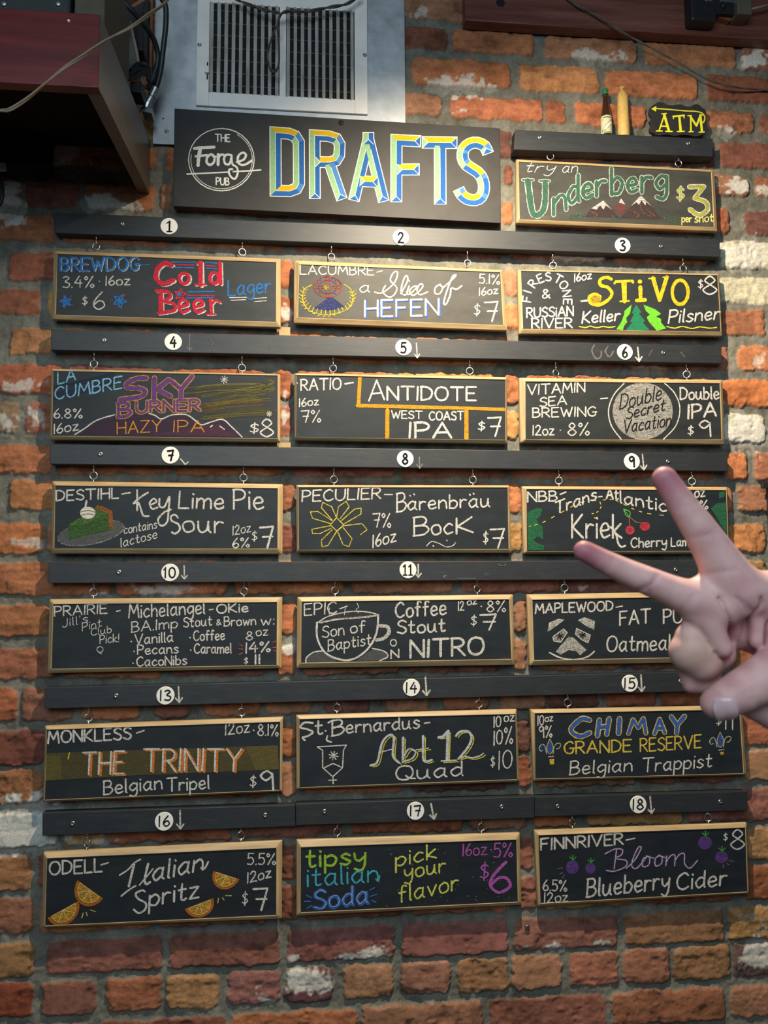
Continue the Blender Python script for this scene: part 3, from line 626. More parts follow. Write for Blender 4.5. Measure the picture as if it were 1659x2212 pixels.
for k in list(range(1, 19)) + ['U']:
    co, ci = BO[k], BI[k]; dy = (YU - YF) if k == 'U' else 0
    o = quadpts(co, YF + .0055); i = quadpts(ci, YF)
    root = thing('chalkboard', Vector(((o[3].x + o[2].x) / 2, -.012, min(o[2].z, o[3].z))), LB[k], 'chalkboard', 'chalkboards hanging from the rails')
    BRD[k] = root
    fr = None
    bmh, bmv = bmesh.new(), bmesh.new(); bm = bmesh.new()
    for e in range(4):
        a, b = o[e], o[(e + 1) % 4]; c, d = i[(e + 1) % 4], i[e]
        q = bmesh.new(); prism(q, [a, d, c, b], -.0075)
        if e % 2:
            for f in q.faces: f.material_index = 1
        tmp = bpy.data.meshes.new('t'); q.to_mesh(tmp); q.free(); bm.from_mesh(tmp); bpy.data.meshes.remove(tmp)
    mesh_obj('frame', bm, [M_FRAME, M_FRAME_V], root, bevel=.0013)
    s = [P(a, b, YS) for a, b in ci]; bm = bmesh.new()
    cc = sum(s, Vector()) / 4; s2 = [p + (p - cc) * .004 for p in s]
    prism(bm, [s2[0], s2[3], s2[2], s2[1]], -.0085); mesh_obj('slate', bm, M_SLATE_DUST_GLARE if k in (2, 'U') else M_SLATE_MID if k in (1, 3, 6) else M_SLATE, root)
    for (vk, u, v) in EY[k]:
        px, py = pv(vk, u, v); yc = YF + .0085
        c = P(px, py, yc); R = .0064
        if k in (12, 15) and px > 1500: c = P(px, py, yc)
        z_top = max(o[0].z, o[1].z); fx = (c.x - o[0].x) / (o[1].x - o[0].x); zb = o[0].z + (o[1].z - o[0].z) * fx
        c.z = zb + .0095 + .0014
        ang = rnd.uniform(-.5, .5); ax = Vector((math.cos(ang), math.sin(ang) * .8, 0)).normalized()
        bm = bmesh.new(); torus(bm, c, R, .00105, ax, Vector((0, 0, 1)))
        tube(bm, [c - Vector((0, 0, R)), Vector((c.x, c.y, zb - .004))], .0012, 8)
        mesh_obj('eyelet', bm, M_STEEL, root, True)
        # the rail's small screw hook that the eyelet hangs from
        rr, rc, ryf = RAILS[RK[k]]
        q3, q2 = P(*rc[3], ryf), P(*rc[2], ryf); zr = q3.z + (q2.z - q3.z) * (c.x - q3.x) / (q2.x - q3.x)
        top = c + Vector((0, 0, R)); h = max(.006, zr - top.z)
        r2 = .0027; cz = top.z + r2 - .0006; bx = Vector((math.sin(ang) * .5, 1, 0)).normalized()
        bm = bmesh.new(); torus(bm, Vector((c.x, c.y, cz)), r2, .0008, bx, Vector((0, 0, 1)), 14, 6)
        tube(bm, [Vector((c.x, c.y, cz + r2)), Vector((c.x, c.y, max(zr, cz + r2 + .002) + .004))], .001, 7)
        mesh_obj('screw_hook', bm, M_STEEL, rr, True)
# ------------------------------------------------------------------ the chalk writing, board by board
WH = 'd6d3cc'; BL = '2f78c4'; YE = 'e8cf3a'
def CK(k): return Chalk(V[k], YS, BRD[k])
L_, PR, DR = 'chalk_lettering', 'chalk_price', 'chalk_drawing'
c = CK(1); c.part(L_).t('BREWDOG', 122, 438, 630, 432, 84, BL, 15, sh=(WH, 7, 5, 9)).s_('640,400 700,398', 7, BL)
c.part(L_).t('3.4%', 138, 547, 342, 545, 72, w=9).t('·', 376, 525, 380, 525, 40, w=9).t('16oz', 418, 533, 575, 528, 60, w=9)
c.part(PR).t('$', 265, 664, 298, 662, 62, w=7).t('6', 338, 690, 408, 688, 112, w=10)
c.part(DR).star5(158, 638, 38, BL, 12, -10).star5(158, 638, 28, BL); c.part(DR).star5(508, 634, 46, BL, 10, 25).star5(508, 634, 32, BL).s_('140,600 150,610|185,605 195,600|115,640 130,642|150,670 155,682|190,660 205,662|535,600 548,590|450,630 465,628|500,665 508,675', 5, 'c8484c')
RD = 'd02840'; sh = (WH, 11, 8, 20)
c.part(L_).s_('848,400 800,388 752,430 748,492 795,522 858,498', 30, RD, sh=(WH, 10, 8, 26)).e(938, 493, 32, 34, WH, 20).e(927, 487, 32, 34, RD, 22, layer=2)
c.s_('1035,385 1035,528', 32, RD, sh=(WH, 10, 8, 30)).s_('998,528 1068,526|1008,392 1030,386', 14, RD, sh=(WH, 6, 7, 10)).e(1133, 491, 28, 36, WH, 18).e(1124, 485, 28, 36, RD, 22, layer=2).s_('1162,385 1165,522', 26, RD, sh=(WH, 9, 6, 22))
c.part(L_).s_('775,572 778,708', 32, RD, sh=(WH, 10, 6, 26)).s_('745,568 820,574 838,605 800,632|800,636 862,655 862,695 760,714', 22, RD, sh=(WH, 9, 8, 18)).s_('905,672 950,658 938,630 905,634 893,672 915,708 958,692|1003,672 1048,658 1036,630 1003,634 991,672 1013,708 1056,692', 20, RD, sh=(WH, 9, 8, 16))
c.s_('1100,628 1106,716', 24, RD, sh=(WH, 9, 6, 22)).s_('1108,655 1132,630 1162,642', 18, RD, sh=(WH, 6, 8, 14)).s_('1075,722 1132,718', 12, RD, sh=(WH, 5, 6, 8))
c.part(DR).s_('850,380 1000,383|1065,383 1140,388|860,415 990,418|1070,420 1140,425|955,575 1125,572|945,615 1120,612', 9, BL).s_('870,398 990,400|1070,405 1138,408|950,598 1125,600', 8, RD).star5(903, 592, 40, RD, 9, 10).e(900, 590, 13, 15, BL)
c.part(L_).t('Lager', 1215, 600, 1490, 578, 98, BL, 12).s_('1225,612 1335,610|1232,630 1330,625|1385,618 1465,612|1385,638 1463,632', 6, WH); c.done()
c = CK(2); c.part(L_).t('LACUMBRE', 155, 358, 662, 364, 60, w=10).s_('682,345 720,335', 9, WH)
RS = 'c8564a'; c.part(DR).e(345, 445, 95, 72, RS, 9, .6).e(345, 445, 62, 46, RS, 6, .5).s_('335,375 335,425|357,375 357,425|335,470 335,515|357,470 357,515|250,435 315,438|250,455 315,455|375,438 440,435|375,455 440,455', 8, RS, False, cover=.6).e(330, 448, 20, 18, 'd8a83a', 0, .6)
c.s_('290,395 296,400|285,480 292,490|395,395 402,402|390,490 400,498|270,410 276,416|372,385 378,390', 9, '3f4f9a')
c.part(DR).s_('240,430 185,460 170,520 190,580 240,620 340,638 440,618 505,575 518,510 500,460 460,430', 8, YE, cover=.7)
for a in range(205, -26, -11):
    x, y = 344 + 174 * math.cos(math.radians(a)), 520 + 118 * math.sin(math.radians(a)); dx, dy = math.cos(math.radians(a)), math.sin(math.radians(a))
    c.s_(f'{x},{y} {x + 22 * dx - 14 * dy},{y + 18 * dy - 20 * abs(dx)}|{x},{y} {x - 20 * dx},{y - 16 * dy - 14}', 7, YE, cover=.7)
c.part(DR).f('250,592 300,555 350,518 380,520 420,550 460,582 400,600 340,612', '4a4f9c', .42).s_('300,565 350,545 400,560|330,540 360,530 390,540|280,580 350,570 430,578|310,595 380,588 420,592', 5, '4a55b0', cover=.7)
c.part(L_).t('a', 566, 486, 634, 482, 76, w=10)
c.part(L_).s_('668,482 720,486 800,422 826,352 802,344 776,400 820,452 800,502 760,514 724,478 742,436', 12, WH).s_('848,492 895,402 882,368 856,432 852,488 884,498 905,440 890,490 912,494 962,444 928,448 908,482 932,504 968,482 1000,442 985,424 960,462 978,500 1034,480', 12, WH).s_('904,402 908,408', 11, WH)
c.part(L_).s_('1120,428 1086,450 1084,490 1116,492 1136,452 1112,430', 12, WH).s_('1138,452 1195,402 1228,366 1206,374 1170,460 1144,552 1160,564 1188,502 1196,456 1232,462 1268,438', 13, WH)
c.part(L_).t('HEFEN', 600, 652, 1108, 640, 112, w=15, sh=('4468b8', 10, 7, 14))
c.part(L_).t('5.1%', 1388, 421, 1530, 428, 64, w=9).t('16oz', 1388, 506, 1518, 490, 52, w=9); c.part(PR).t('$', 1354, 650, 1394, 646, 88, w=8).t('7', 1425, 680, 1516, 682, 136, w=13); c.done()
c = CK(3); c.part(L_)
for ch, x, y, r in (('F', 140, 455, -82), ('I', 143, 408, -75), ('R', 178, 356, -55), ('E', 225, 325, -24), ('S', 274, 314, -6), ('T', 338, 328, 28), ('O', 373, 366, 50), ('N', 392, 420, 85), ('E', 397, 472, 92)): c.c1(ch, x, y, 52, r, WH, 10)
c.t('&', 240, 450, 286, 450, 56, w=9); c.part(L_).t('RUSSiAN', 140, 572, 432, 560, 60, w=11).t('RIVER', 172, 638, 425, 636, 60, w=11).s_('482,468 520,464', 13, WH); c.part(L_).t('16oz', 440, 347, 548, 325, 50, w=9)
YL = 'e6c21e'; c.part(L_).s_('672,330 640,318 602,334 606,368 650,382 676,420 650,462 592,492 542,480 535,442 568,424 602,440', 20, YL).e(572, 458, 38, 28, 'c8a020', 0, .7).s_('692,356 700,345 805,340 810,352', 17, YL, False).s_('752,350 756,468', 30, YL).s_('728,470 785,466', 12, YL).e(852, 345, 14, 13, YL).s_('855,378 857,462|832,464 886,460', 24, YL, False).s_('935,322 976,462 1022,316', 24, YL, False).s_('908,326 950,322|998,318 1032,316', 9, YL).e(1106, 412, 50, 76, YL, 22)
c.part(PR).t('$', 1220, 392, 1250, 390, 60, w=8).t('8', 1250, 425, 1336, 424, 114, w=11)
c.part(L_).t('Keller', 488, 608, 722, 590, 72, w=12, slant=.15).s_('470,628 510,634 540,626 580,635 620,628 660,633 695,628', 8, YE)
c.part(L_).t('Pilsner', 1032, 608, 1352, 580, 80, w=12, slant=.15).s_('1022,628 1070,638 1120,628 1180,640 1230,630 1290,638 1335,634', 8, YE)
c.part(DR).f('828,490 862,540 846,545 886,595 870,602 912,648 840,655 765,650 805,602 790,598 815,548 800,545', '1f7a52', .92)
c.part(DR).f('800,490 755,530 752,555 735,600 704,645 745,650 752,625 772,600 765,575 790,545', '6cc832', .9).f('875,490 890,530 915,552 895,570 910,600 930,622 960,655 1018,640 985,602 986,580 955,565 986,548 950,520', '6cc832', .9); c.done()
c = CK(4); c.part(DR).f('235,722 380,625 480,595 620,585 720,592 780,616 860,592 940,592 1020,648 1040,655 1180,625 1240,672 1305,735', '5c3460', .42).f('700,722 900,690 1080,660 1170,650 1200,700 1285,735', '8a3a70', .36, .5)
c.part(DR)
for y0, y1, x0, cc in ((430, 405, 900, 'a89a2e'), (470, 430, 980, '98902c'), (520, 478, 1010, 'a89a2e'), (560, 520, 960, 'a07c2a'), (600, 568, 1060, '988a30'), (450, 385, 1250, 'b0a030')):
    for _ in range(9): o_ = rnd.uniform(-26, 26); c.s_(f'{x0 + rnd.uniform(-40, 120)},{y0 + o_} {x0 + 250},{(y0 + y1) / 2 - 6 + o_} {1515 - rnd.uniform(0, 120)},{y1 + o_}', rnd.uniform(4, 10), cc, cover=rnd.choice((.26, .38, .48)), layer=0)
c.part(DR)
for _ in range(14): o_ = rnd.uniform(-50, 60); c.s_(f'85,{440 + o_} 260,{400 + o_} 470,{350 + o_}', rnd.uniform(5, 12), '2a5590', cover=rnd.choice((.22, .36)), layer=0)
c.part(DR).s_('215,720 280,680 335,640 390,615 475,591|700,582 740,596 780,618 850,592 940,590 990,620 1040,656 1110,636 1180,622 1240,672 1305,735|1100,670 1112,660|1160,665 1190,685', 9, WH).star(1190, 362, 25, 5, WH, 4, 10).star(1483, 585, 17, 5, WH, 4)
c.part(L_).t('LA', 105, 392, 220, 362, 76, '7fb8d8', 11).t('CUMBRE', 88, 492, 522, 418, 78, '7fb8d8', 11)
PU = '64407e'; OR = 'c48c38'; c.part(L_).s_('682,352 620,355 556,386 562,414 642,420 674,440 640,474 510,492', 28, PU, out=(OR, 5)).s_('735,352 732,490|828,362 750,425 838,470', 28, PU, False, out=(OR, 5)).s_('846,372 906,424|980,340 908,424 906,490', 26, PU, False, out=(OR, 5))
c.part(L_).t('B', 500, 604, 580, 600, 88, PU, 20, out=(OR, 5)).t('URNER', 618, 578, 1030, 562, 72, PU, 16, out=(OR, 5))
c.part(L_).t('HAZY', 492, 716, 780, 700, 76, 'd08a34', 9, 2).t('IPA', 858, 702, 1058, 702, 74, 'd08a34', 9, 2)
c.part(L_).t('6.8%', 80, 614, 265, 612, 60, w=9).t('16oz', 80, 716, 240, 690, 62, w=9); c.part(PR).t('$', 1358, 716, 1414, 712, 70, w=9).t('8', 1425, 735, 1510, 733, 114, w=11); c.done()
c = CK(5); c.part(L_).t('RATIO', 160, 426, 435, 416, 76, w=12).s_('462,380 520,372', 12, WH).s_('130,372 136,376', 8, WH)
GO = 'd8961e'; c.part(DR).s_('566,338 556,530', 25, GO).s_('548,530 900,538 1300,548|1300,548 1560,556', 23, GO, False).s_('756,560 754,752|1300,560 1300,758', 27, GO)
c.part(L_).t('A', 628, 498, 735, 490, 138, w=14).t('NTIDOTE', 755, 490, 1365, 495, 92, w=15)
c.part(L_).t('WEST', 785, 617, 995, 620, 52, w=10).t('COAST', 1045, 630, 1280, 628, 58, w=11); c.part(L_).t('IPA', 905, 750, 1195, 750, 102, w=18)
c.part(L_).t('16oz', 148, 538, 282, 524, 55, w=9).t('7%', 162, 645, 298, 645, 82, w=9); c.part(PR).t('$', 1382, 705, 1428, 702, 66, w=10).t('7', 1448, 738, 1538, 740, 132, w=14); c.done()
c = CK(6); c.part(L_).t('VITAMIN', 146, 388, 505, 368, 62, w=10).t('SEA', 222, 462, 390, 447, 56, w=10).t('BREWING', 178, 530, 575, 520, 58, w=10); c.part(L_).t('12oz', 178, 642, 312, 640, 62, w=9).t('·', 350, 625, 354, 625, 30, w=9).t('8%', 400, 645, 535, 640, 78, w=9).s_('605,412 648,408', 9, WH)
c.part(DR).e(870, 490, 190, 180, 'aeaba4', 0, .72, 0).s_('752,316 688,388 655,482 672,580 735,668|1005,312 1070,376 1104,470 1080,580 1000,668', 8, 'd8d4ca')
BK = '181818'; c.part(L_).t('Double', 725, 480, 985, 415, 92, BK, 9, 2, slant=.2).t('Secret', 765, 542, 1006, 484, 72, BK, 9, 2, slant=.2).t('Vacation', 745, 628, 1045, 582, 80, BK, 9, 2, slant=.2)
c.part(L_).t('Double', 1107, 418, 1350, 412, 74, w=12); c.part(L_).t('IPA', 1155, 537, 1332, 520, 84, w=15); c.part(PR).t('$', 1155, 645, 1190, 642, 62, w=8).t('9', 1228, 652, 1298, 650, 100, w=12); c.done()
c = CK(7); c.part(L_).t('DESTIHL', 95, 398, 500, 380, 66, w=12).s_('522,354 576,344', 11, WH)
c.part(L_).s_('622,328 622,460', 14, WH).s_('692,344 650,370 598,414 630,410 652,470 664,496 698,498', 14, WH).s_('705,424 748,405 730,384 704,412 720,450 756,440', 13, WH).s_('768,384 768,432 800,436 832,372 826,470 816,538 778,560 758,520 800,472 842,454', 14, WH)
c.part(L_).t('Lime', 893, 446, 1185, 450, 108, w=14, slant=.06).t('Pie', 1252, 452, 1445, 452, 126, w=14).s_('1184,430 1186,440', 9, WH)
c.part(L_).s_('888,508 868,488 842,500 848,528 890,550 900,585 870,612 848,602', 14, WH).t('our', 920, 600, 1182, 604, 118, w=14)
c.part(L_).t('contains', 537, 613, 750, 576, 56, w=7).t('lactose', 516, 700, 752, 640, 58, w=7)
c.part(L_).t('12oz', 1245, 622, 1362, 598, 60, w=7).t('6%', 1245, 705, 1355, 700, 62, w=9); c.part(PR).t('$', 1370, 664, 1404, 660, 70, w=7).t('7', 1422, 702, 1508, 702, 138, w=15)
c.part(DR).e(320, 606, 222, 76, '8c8d8c', 0, .5, 0, rot=-11).e(320, 606, 220, 74, 'b5b5b2', 8, .6, 0, rot=-11)
c.f('175,556 345,442 440,470 456,585 182,648', '40662f', .74, 1).f('175,556 345,442 440,470 280,560', '557a3a', .7, 2).s_('175,556 250,560 440,505|180,645 300,612 452,582|176,560 182,645', 6, '3a6a2a', layer=3).f('362,424 378,432 392,430 405,440 420,442 432,452 448,456 462,470 466,580 442,584 430,480 350,445', 'a0622a', .74, 2)
c.e(300, 476, 50, 40, 'dcd9d0', 0, .9, 3).s_('285,438 292,398', 15, 'dcd9d0', layer=3).s_('255,470 300,460 345,470|258,492 300,482 345,490', 5, '9c7a50', layer=4); c.done()
c = CK(8); c.part(L_).t('PECULIER', 168, 396, 708, 372, 76, w=12, slant=.04).s_('735,345 790,346', 9, WH)
c.part(L_).t('B', 822, 466, 885, 456, 126, w=13).t('arenbrau', 897, 452, 1460, 428, 92, w=13).s_('910,352 914,356|938,342 942,346|1322,345 1326,349|1348,338 1352,342', 12, WH)
c.part(L_).t('B', 940, 630, 1040, 622, 126, w=14).t('oc', 1060, 622, 1205, 616, 112, w=14).t('K', 1232, 615, 1345, 605, 106, w=15).s_('1025,700 1060,670 1110,682 1160,706 1205,698 1225,676', 7, WH).s_('1164,660 1168,664|1070,698 1074,702', 9, WH)
c.part(L_).t('7%', 655, 568, 780, 572, 96, w=10).t('16oz', 655, 710, 815, 666, 84, w=11); c.part(PR).t('$', 1416, 688, 1450, 684, 88, w=9).t('7', 1464, 710, 1560, 712, 132, w=14)
YW = 'd9c850'; c.part(DR).s_('405,505 372,430 310,400 300,436 375,522|405,505 418,430 470,392 492,430 430,512|440,525 530,445 575,440 573,480 460,546|455,560 580,546 616,588 570,622|450,572 512,650 490,705 450,690 414,605|405,600 345,698 305,706 300,660 375,588|368,578 290,615 240,615 234,585 365,560|365,546 240,510 224,465 275,462 375,526', 8, YW, False, cover=.74).s_('405,505 455,555 408,598 362,555', 8, YW, False, True); c.done()
c = CK(9); c.part(L_).t('NBB', 146, 362, 330, 356, 62, w=11).s_('350,315 386,300', 10, WH)
c.part(L_).t('Trans', 320, 440, 578, 345, 74, w=12).s_('592,330 614,328', 10, WH).t('At', 642, 340, 716, 348, 66, w=12).t('lantic', 728, 368, 1020, 425, 78, w=12)
c.part(L_).t('Kriek', 425, 588, 735, 588, 146, w=15).s_('668,520 700,560 715,620 735,645 760,638', 14, WH); c.part(L_).t('Cherry', 797, 650, 1020, 640, 60, w=10).t('Lam', 1050, 642, 1160, 638, 54, w=10)
c.part(L_).t('oz', 1198, 335, 1262, 325, 64, w=10).t('%', 1230, 412, 1282, 406, 56, w=9)
c.part(DR)
pth = catmull([(155, 516), (240, 492), (355, 430), (480, 366), (620, 350), (700, 352), (800, 402), (900, 435), (1040, 450)], 4)
for q in range(0, len(pth) - 1, 2): c.ribbon([pth[q], .35 * pth[q] + .65 * pth[q + 1]], 6, YE)
c.s_('600,362 606,376|608,392 604,402|590,422 580,428|560,436 550,436|565,462 575,466', 6, YE)
GR = '1f6a44'; c.part(DR).f('143,430 200,400 240,405 225,452 200,472 215,500 240,520 243,600 210,580 180,600 205,622 250,637 248,664 150,666', GR, .74); c.part(DR).f('1300,402 1340,370 1393,365 1404,560 1370,520 1330,450', GR, .72).f('1352,300 1390,295 1383,330 1350,342', GR, .72)
c.part(DR).e(790, 540, 29, 29, 'b4303f', 0, .74).e(884, 516, 33, 29, 'b4303f', 0, .74).e(790, 540, 20, 20, 'cc4656', 4).e(884, 516, 22, 18, 'cc4656', 4).s_('785,455 788,512|786,456 830,490 872,494', 6, '9a6a40').s_('750,408 788,424 785,456 764,444 750,408', 6, '5fbf4a').s_('752,410 784,452', 4, '5fbf4a'); c.done()
c = CK(10); c.part(L_).t('PRAIRIE', 84, 396, 425, 376, 62, w=10).s_('488,364 512,358', 9, WH); c.part(L_).t('Michelangel', 568, 408, 1062, 378, 88, w=11).s_('1092,354 1118,350', 9, WH).t('OKie', 1142, 376, 1345, 366, 56, w=11)
c.part(L_).t('BA.Imp', 587, 500, 885, 470, 66, w=9).t('Stout', 924, 468, 1108, 455, 62, w=9).t('&', 1140, 455, 1168, 452, 36, w=7).t('Brown', 1190, 460, 1395, 452, 60, w=9).t('w:', 1430, 455, 1515, 450, 62, w=9)
c.part(L_).t("Jill's", 135, 470, 300, 432, 52, w=6).t('Pint', 265, 492, 390, 460, 50, w=6).t('Club', 322, 522, 455, 502, 46, w=6).t('Pick!', 380, 574, 505, 562, 54, w=7).e(380, 612, 20, 18, WH, 6).s_('372,632 390,640', 5, WH)
for q, (x, y, t_, x2, y2, h) in enumerate(((608, 580, 'Vanilla', 855, 560, 64), (990, 555, 'Coffee', 1192, 548, 64), (625, 645, 'Pecans', 890, 635, 60), (995, 637, 'Caramel', 1235, 634, 62), (620, 722, 'CacoNibs', 945, 710, 60))): c.part(L_).t(t_, x, y, x2, y2, h, w=10).s_(f'{x - 26},{y - 22} {x - 22},{y - 18}', 9, WH)
c.part(L_).t('8', 1332, 553, 1375, 551, 56, w=8).t('oz', 1397, 524, 1475, 518, 56, w=8).t('14%', 1330, 636, 1490, 625, 66, w=11); c.part(PR).t('$', 1320, 710, 1344, 708, 44, w=7).t('11', 1392, 706, 1420, 704, 58, w=14, gap=6)
c.part(DR).s_('1290,578 1310,590|1284,608 1312,610|1285,645 1308,634|1505,568 1525,556|1508,600 1528,598|1510,618 1526,624', 6, 'c05a50'); c.done()
c = CK(11); c.part(L_).t('EPIC', 180, 406, 398, 390, 78, w=10).s_('420,360 470,342', 9, WH)
c.part(DR).f('285,450 360,410 500,382 620,388 678,404 550,418 400,430', '4a4644', .6).s_('268,455 350,408 500,378 620,384 684,404', 9, WH).s_('285,455 400,432 550,420 682,404', 14, WH, cover=.7).s_('265,452 268,560 325,660 436,706 530,692 618,620 668,520 680,400', 15, WH).s_('685,475 740,482 752,520 715,560 668,572', 24, WH, cover=.74).f('192,722 202,680 290,645 360,690 395,712 380,722', '7c7f82', .5).f('530,712 600,660 650,630 730,660 742,690 680,712', '7c7f82', .5).s_('190,722 195,690 240,655 300,645|640,628 720,648 744,684 690,710', 10, WH).s_('352,355 345,382 355,412|458,345 450,402|535,320 547,350 530,362 546,388', 5, WH)
c.part(L_).t('Son', 302, 556, 448, 536, 76, w=10).t('of', 492, 526, 590, 516, 76, w=10).t('Baptist', 342, 646, 632, 602, 74, w=10)
c.part(L_).t('Coffee', 797, 420, 1138, 398, 100, w=14).t('Stout', 810, 530, 1132, 512, 88, w=14); c.part(L_).t('12', 1220, 374, 1258, 370, 62, w=9).t('oz', 1282, 336, 1345, 326, 50, w=9).s_('1374,342 1378,346', 9, WH).t('8%', 1414, 382, 1542, 380, 74, w=9)
c.part(PR).t('$', 1307, 480, 1345, 478, 76, w=8).t('7', 1368, 500, 1476, 502, 106, w=14); c.part(L_).e(782, 590, 20, 22, WH, 9).t('N', 766, 696, 818, 690, 56, w=11).t('NITRO', 897, 690, 1392, 668, 116, w=19); c.done()
c = CK(12); c.part(L_).t('MAPLEWOOD', 168, 372, 664, 352, 60, w=11).s_('685,332 726,324', 9, WH); c.part(L_).t('FAT', 710, 448, 905, 430, 88, w=12).t('PU', 990, 436, 1110, 428, 88, w=12); c.part(L_).t('Oatmeal', 626, 616, 1032, 604, 98, w=12, slant=.05)
c.part(DR).f('245,490 255,430 315,405 355,411 300,455', 'c8c5bd', .72).f('440,415 480,395 550,420 545,475 500,456', 'c8c5bd', .72).f('280,520 350,470 372,495 330,556 285,548', 'b4b1aa', .66).f('432,468 520,510 505,560 465,540 425,505', 'b4b1aa', .66).f('298,615 380,520 412,526 496,605 455,640 430,614 380,606 330,636', 'c8c5bd', .7).s_('280,520 350,470 372,495 330,556 285,548|432,468 520,510 505,560 465,540 425,505', 6, WH, False, True)
c.star(325, 517, 20, 9, BK, 3, 20).star(470, 510, 20, 9, BK, 3, 20).s_('258,622 330,656 420,668 500,650 545,615', 11, WH); c.done()
c = CK(13); c.part(DR).f('52,525 540,508 1000,492 1540,474 1548,628 1000,652 600,668 50,702', '8a7a24', .42).f('1330,482 1540,474 1547,628 1400,634', 'b09a2c', .4, 1).f('52,540 150,536 160,690 50,702', 'b09a2c', .4, 1).s_('208,522 198,562', 6, YE)
c.part(L_).t('MONKLESS', 70, 462, 600, 434, 76, w=14).s_('637,396 684,380', 12, WH); c.part(L_).t('12oz', 1205, 410, 1360, 388, 72, w=9).s_('1384,376 1388,380', 9, WH).t('8.1%', 1413, 412, 1545, 414, 72, w=9)
OS = ('d87a2c', 13, 8, 16); c.part(L_).t('THE', 288, 664, 552, 654, 142, w=13, sh=OS, slant=.06); c.part(L_).t('TRINITY', 680, 640, 1305, 638, 142, w=13, sh=OS, slant=.03)
c.part(L_).t('Belgian', 428, 790, 800, 752, 86, w=12).t('Tripel', 832, 770, 1102, 750, 84, w=12); c.part(PR).t('$', 1364, 748, 1402, 744, 80, w=9).t('9', 1432, 764, 1512, 764, 124, w=15); c.done()
c = CK(14); c.part(L_).s_('232,344 180,340 150,372 200,386 232,404 200,430 165,440 180,458', 15, WH).t('t', 250, 420, 298, 416, 96, w=14).s_('316,394 320,398', 11, WH).t('B', 362, 428, 440, 415, 100, w=14).s_('335,342 362,326|330,430 325,458 355,470', 13, WH).t('ernardus', 455, 412, 940, 376, 84, w=13).s_('972,346 1008,340', 11, WH)
c.part(DR).s_('262,502 455,490 436,525 430,640 365,700 298,640 298,525', 9, WH, False, True).s_('310,640 366,612 430,640|366,700 368,746|338,724 390,722', 9, WH, False).star(370, 560, 30, 8, WH, 4, 12)
SL = 'c9ccd0'; YS_ = ('d8d03a', 15, 10, 7); c.part(L_).s_('615,625 660,602 692,478 735,426 770,440 764,560 806,608', 17, SL, sh=YS_).s_('692,535 766,515', 9, SL).s_('832,440 830,602', 19, SL, sh=YS_).s_('830,600 892,578 914,535 872,515 838,562', 12, SL, sh=YS_).s_('965,430 965,570 982,600 1022,588', 18, SL, sh=YS_).s_('918,522 1000,510', 9, SL, sh=YS_)
c.part(L_).s_('1068,440 1095,436 1132,398|1130,404 1124,588', 20, SL, False, sh=YS_).s_('1085,596 1188,590', 11, SL, sh=YS_).s_('1182,430 1210,402 1262,400 1286,440 1262,505 1200,580', 18, SL, sh=YS_).s_('1200,580 1240,566 1290,574 1340,562 1364,545', 11, SL, sh=YS_)
c.part(L_).t('Quad', 785, 724, 1228, 690, 94, w=13); c.part(L_).t('10', 1434, 372, 1480, 366, 70, w=9).t('oz', 1502, 336, 1570, 328, 60, w=9).t('10', 1434, 490, 1490, 480, 92, w=10).t('%', 1505, 488, 1560, 480, 112, w=9); c.part(PR).t('$', 1414, 640, 1440, 636, 74, w=8).t('10', 1466, 652, 1554, 640, 120, w=10); c.done()
c = CK(15); c.part(L_).t('10', 156, 414, 195, 410, 62, w=8).t('oz', 205, 390, 255, 384, 46, w=8).t('9%', 166, 496, 250, 490, 76, w=9); CB = '3562b4'; CG = 'd8bc5a'
c.part(L_).s_('495,380 440,372 372,440 428,486 495,462', 24, CB, out=(CG, 7)).s_('558,378 545,482|622,370 606,472|552,428 612,420', 24, CB, False, out=(CG, 6)).s_('690,370 684,466', 26, CB, out=(CG, 6)).s_('748,468 778,376 812,430 846,368 862,466', 20, CB, False, out=(CG, 6)).s_('918,468 952,372 986,462|935,435 972,430', 20, CB, False, out=(CG, 6)).s_('1028,358 1066,412 1115,354|1066,412 1062,466', 24, CB, False, out=(CG, 6))
c.part(L_).t('GRANDE', 330, 600, 766, 585, 78, 'dcc04a', 12); c.part(L_).t('RESERVE', 826, 586, 1222, 560, 84, 'dcc04a', 11); c.part(L_).t('Belgian', 366, 736, 770, 712, 86, w=11, slant=.08).t('Trappist', 838, 718, 1290, 684, 88, w=11, slant=.08)
c.part(PR).t('$', 1322, 416, 1354, 412, 70, w=8).t('11', 1382, 440, 1430, 440, 100, w=10, gap=10)
for dx, dy in ((0, 0), (1112, -44)):
    fl_ = lambda d: '|'.join(' '.join(f'{float(a.split(",")[0]) + dx},{float(a.split(",")[1]) + dy}' for a in s_.split()) for s_ in d.split('|'))
    c.part(DR).f(fl_('235,502 214,560 235,602 258,560'), '2f55a8', .8).s_(fl_('235,502 214,560 235,602 258,560 235,502'), 5, 'd8c070', layer=2).f(fl_('212,600 205,560 188,538 168,555 172,580 190,565 205,600'), '24407c', .6).s_(fl_('214,600 205,555 186,536 166,560 175,582 188,576|256,600 265,550 286,530 306,538 296,562 278,568'), 6, 'b9bda0').s_(fl_('225,620 260,616'), 6, WH)
    if dx == 0: c.f('232,634 264,632 262,668 236,668', 'd8b83a', .8)
    else: c.f('1345,588 1372,586 1368,606 1350,606', 'd8b83a', .8)
c.done()
c = CK(16); c.part(L_).t('ODELL', 108, 496, 436, 474, 82, w=14).s_('430,432 478,418', 10, WH)
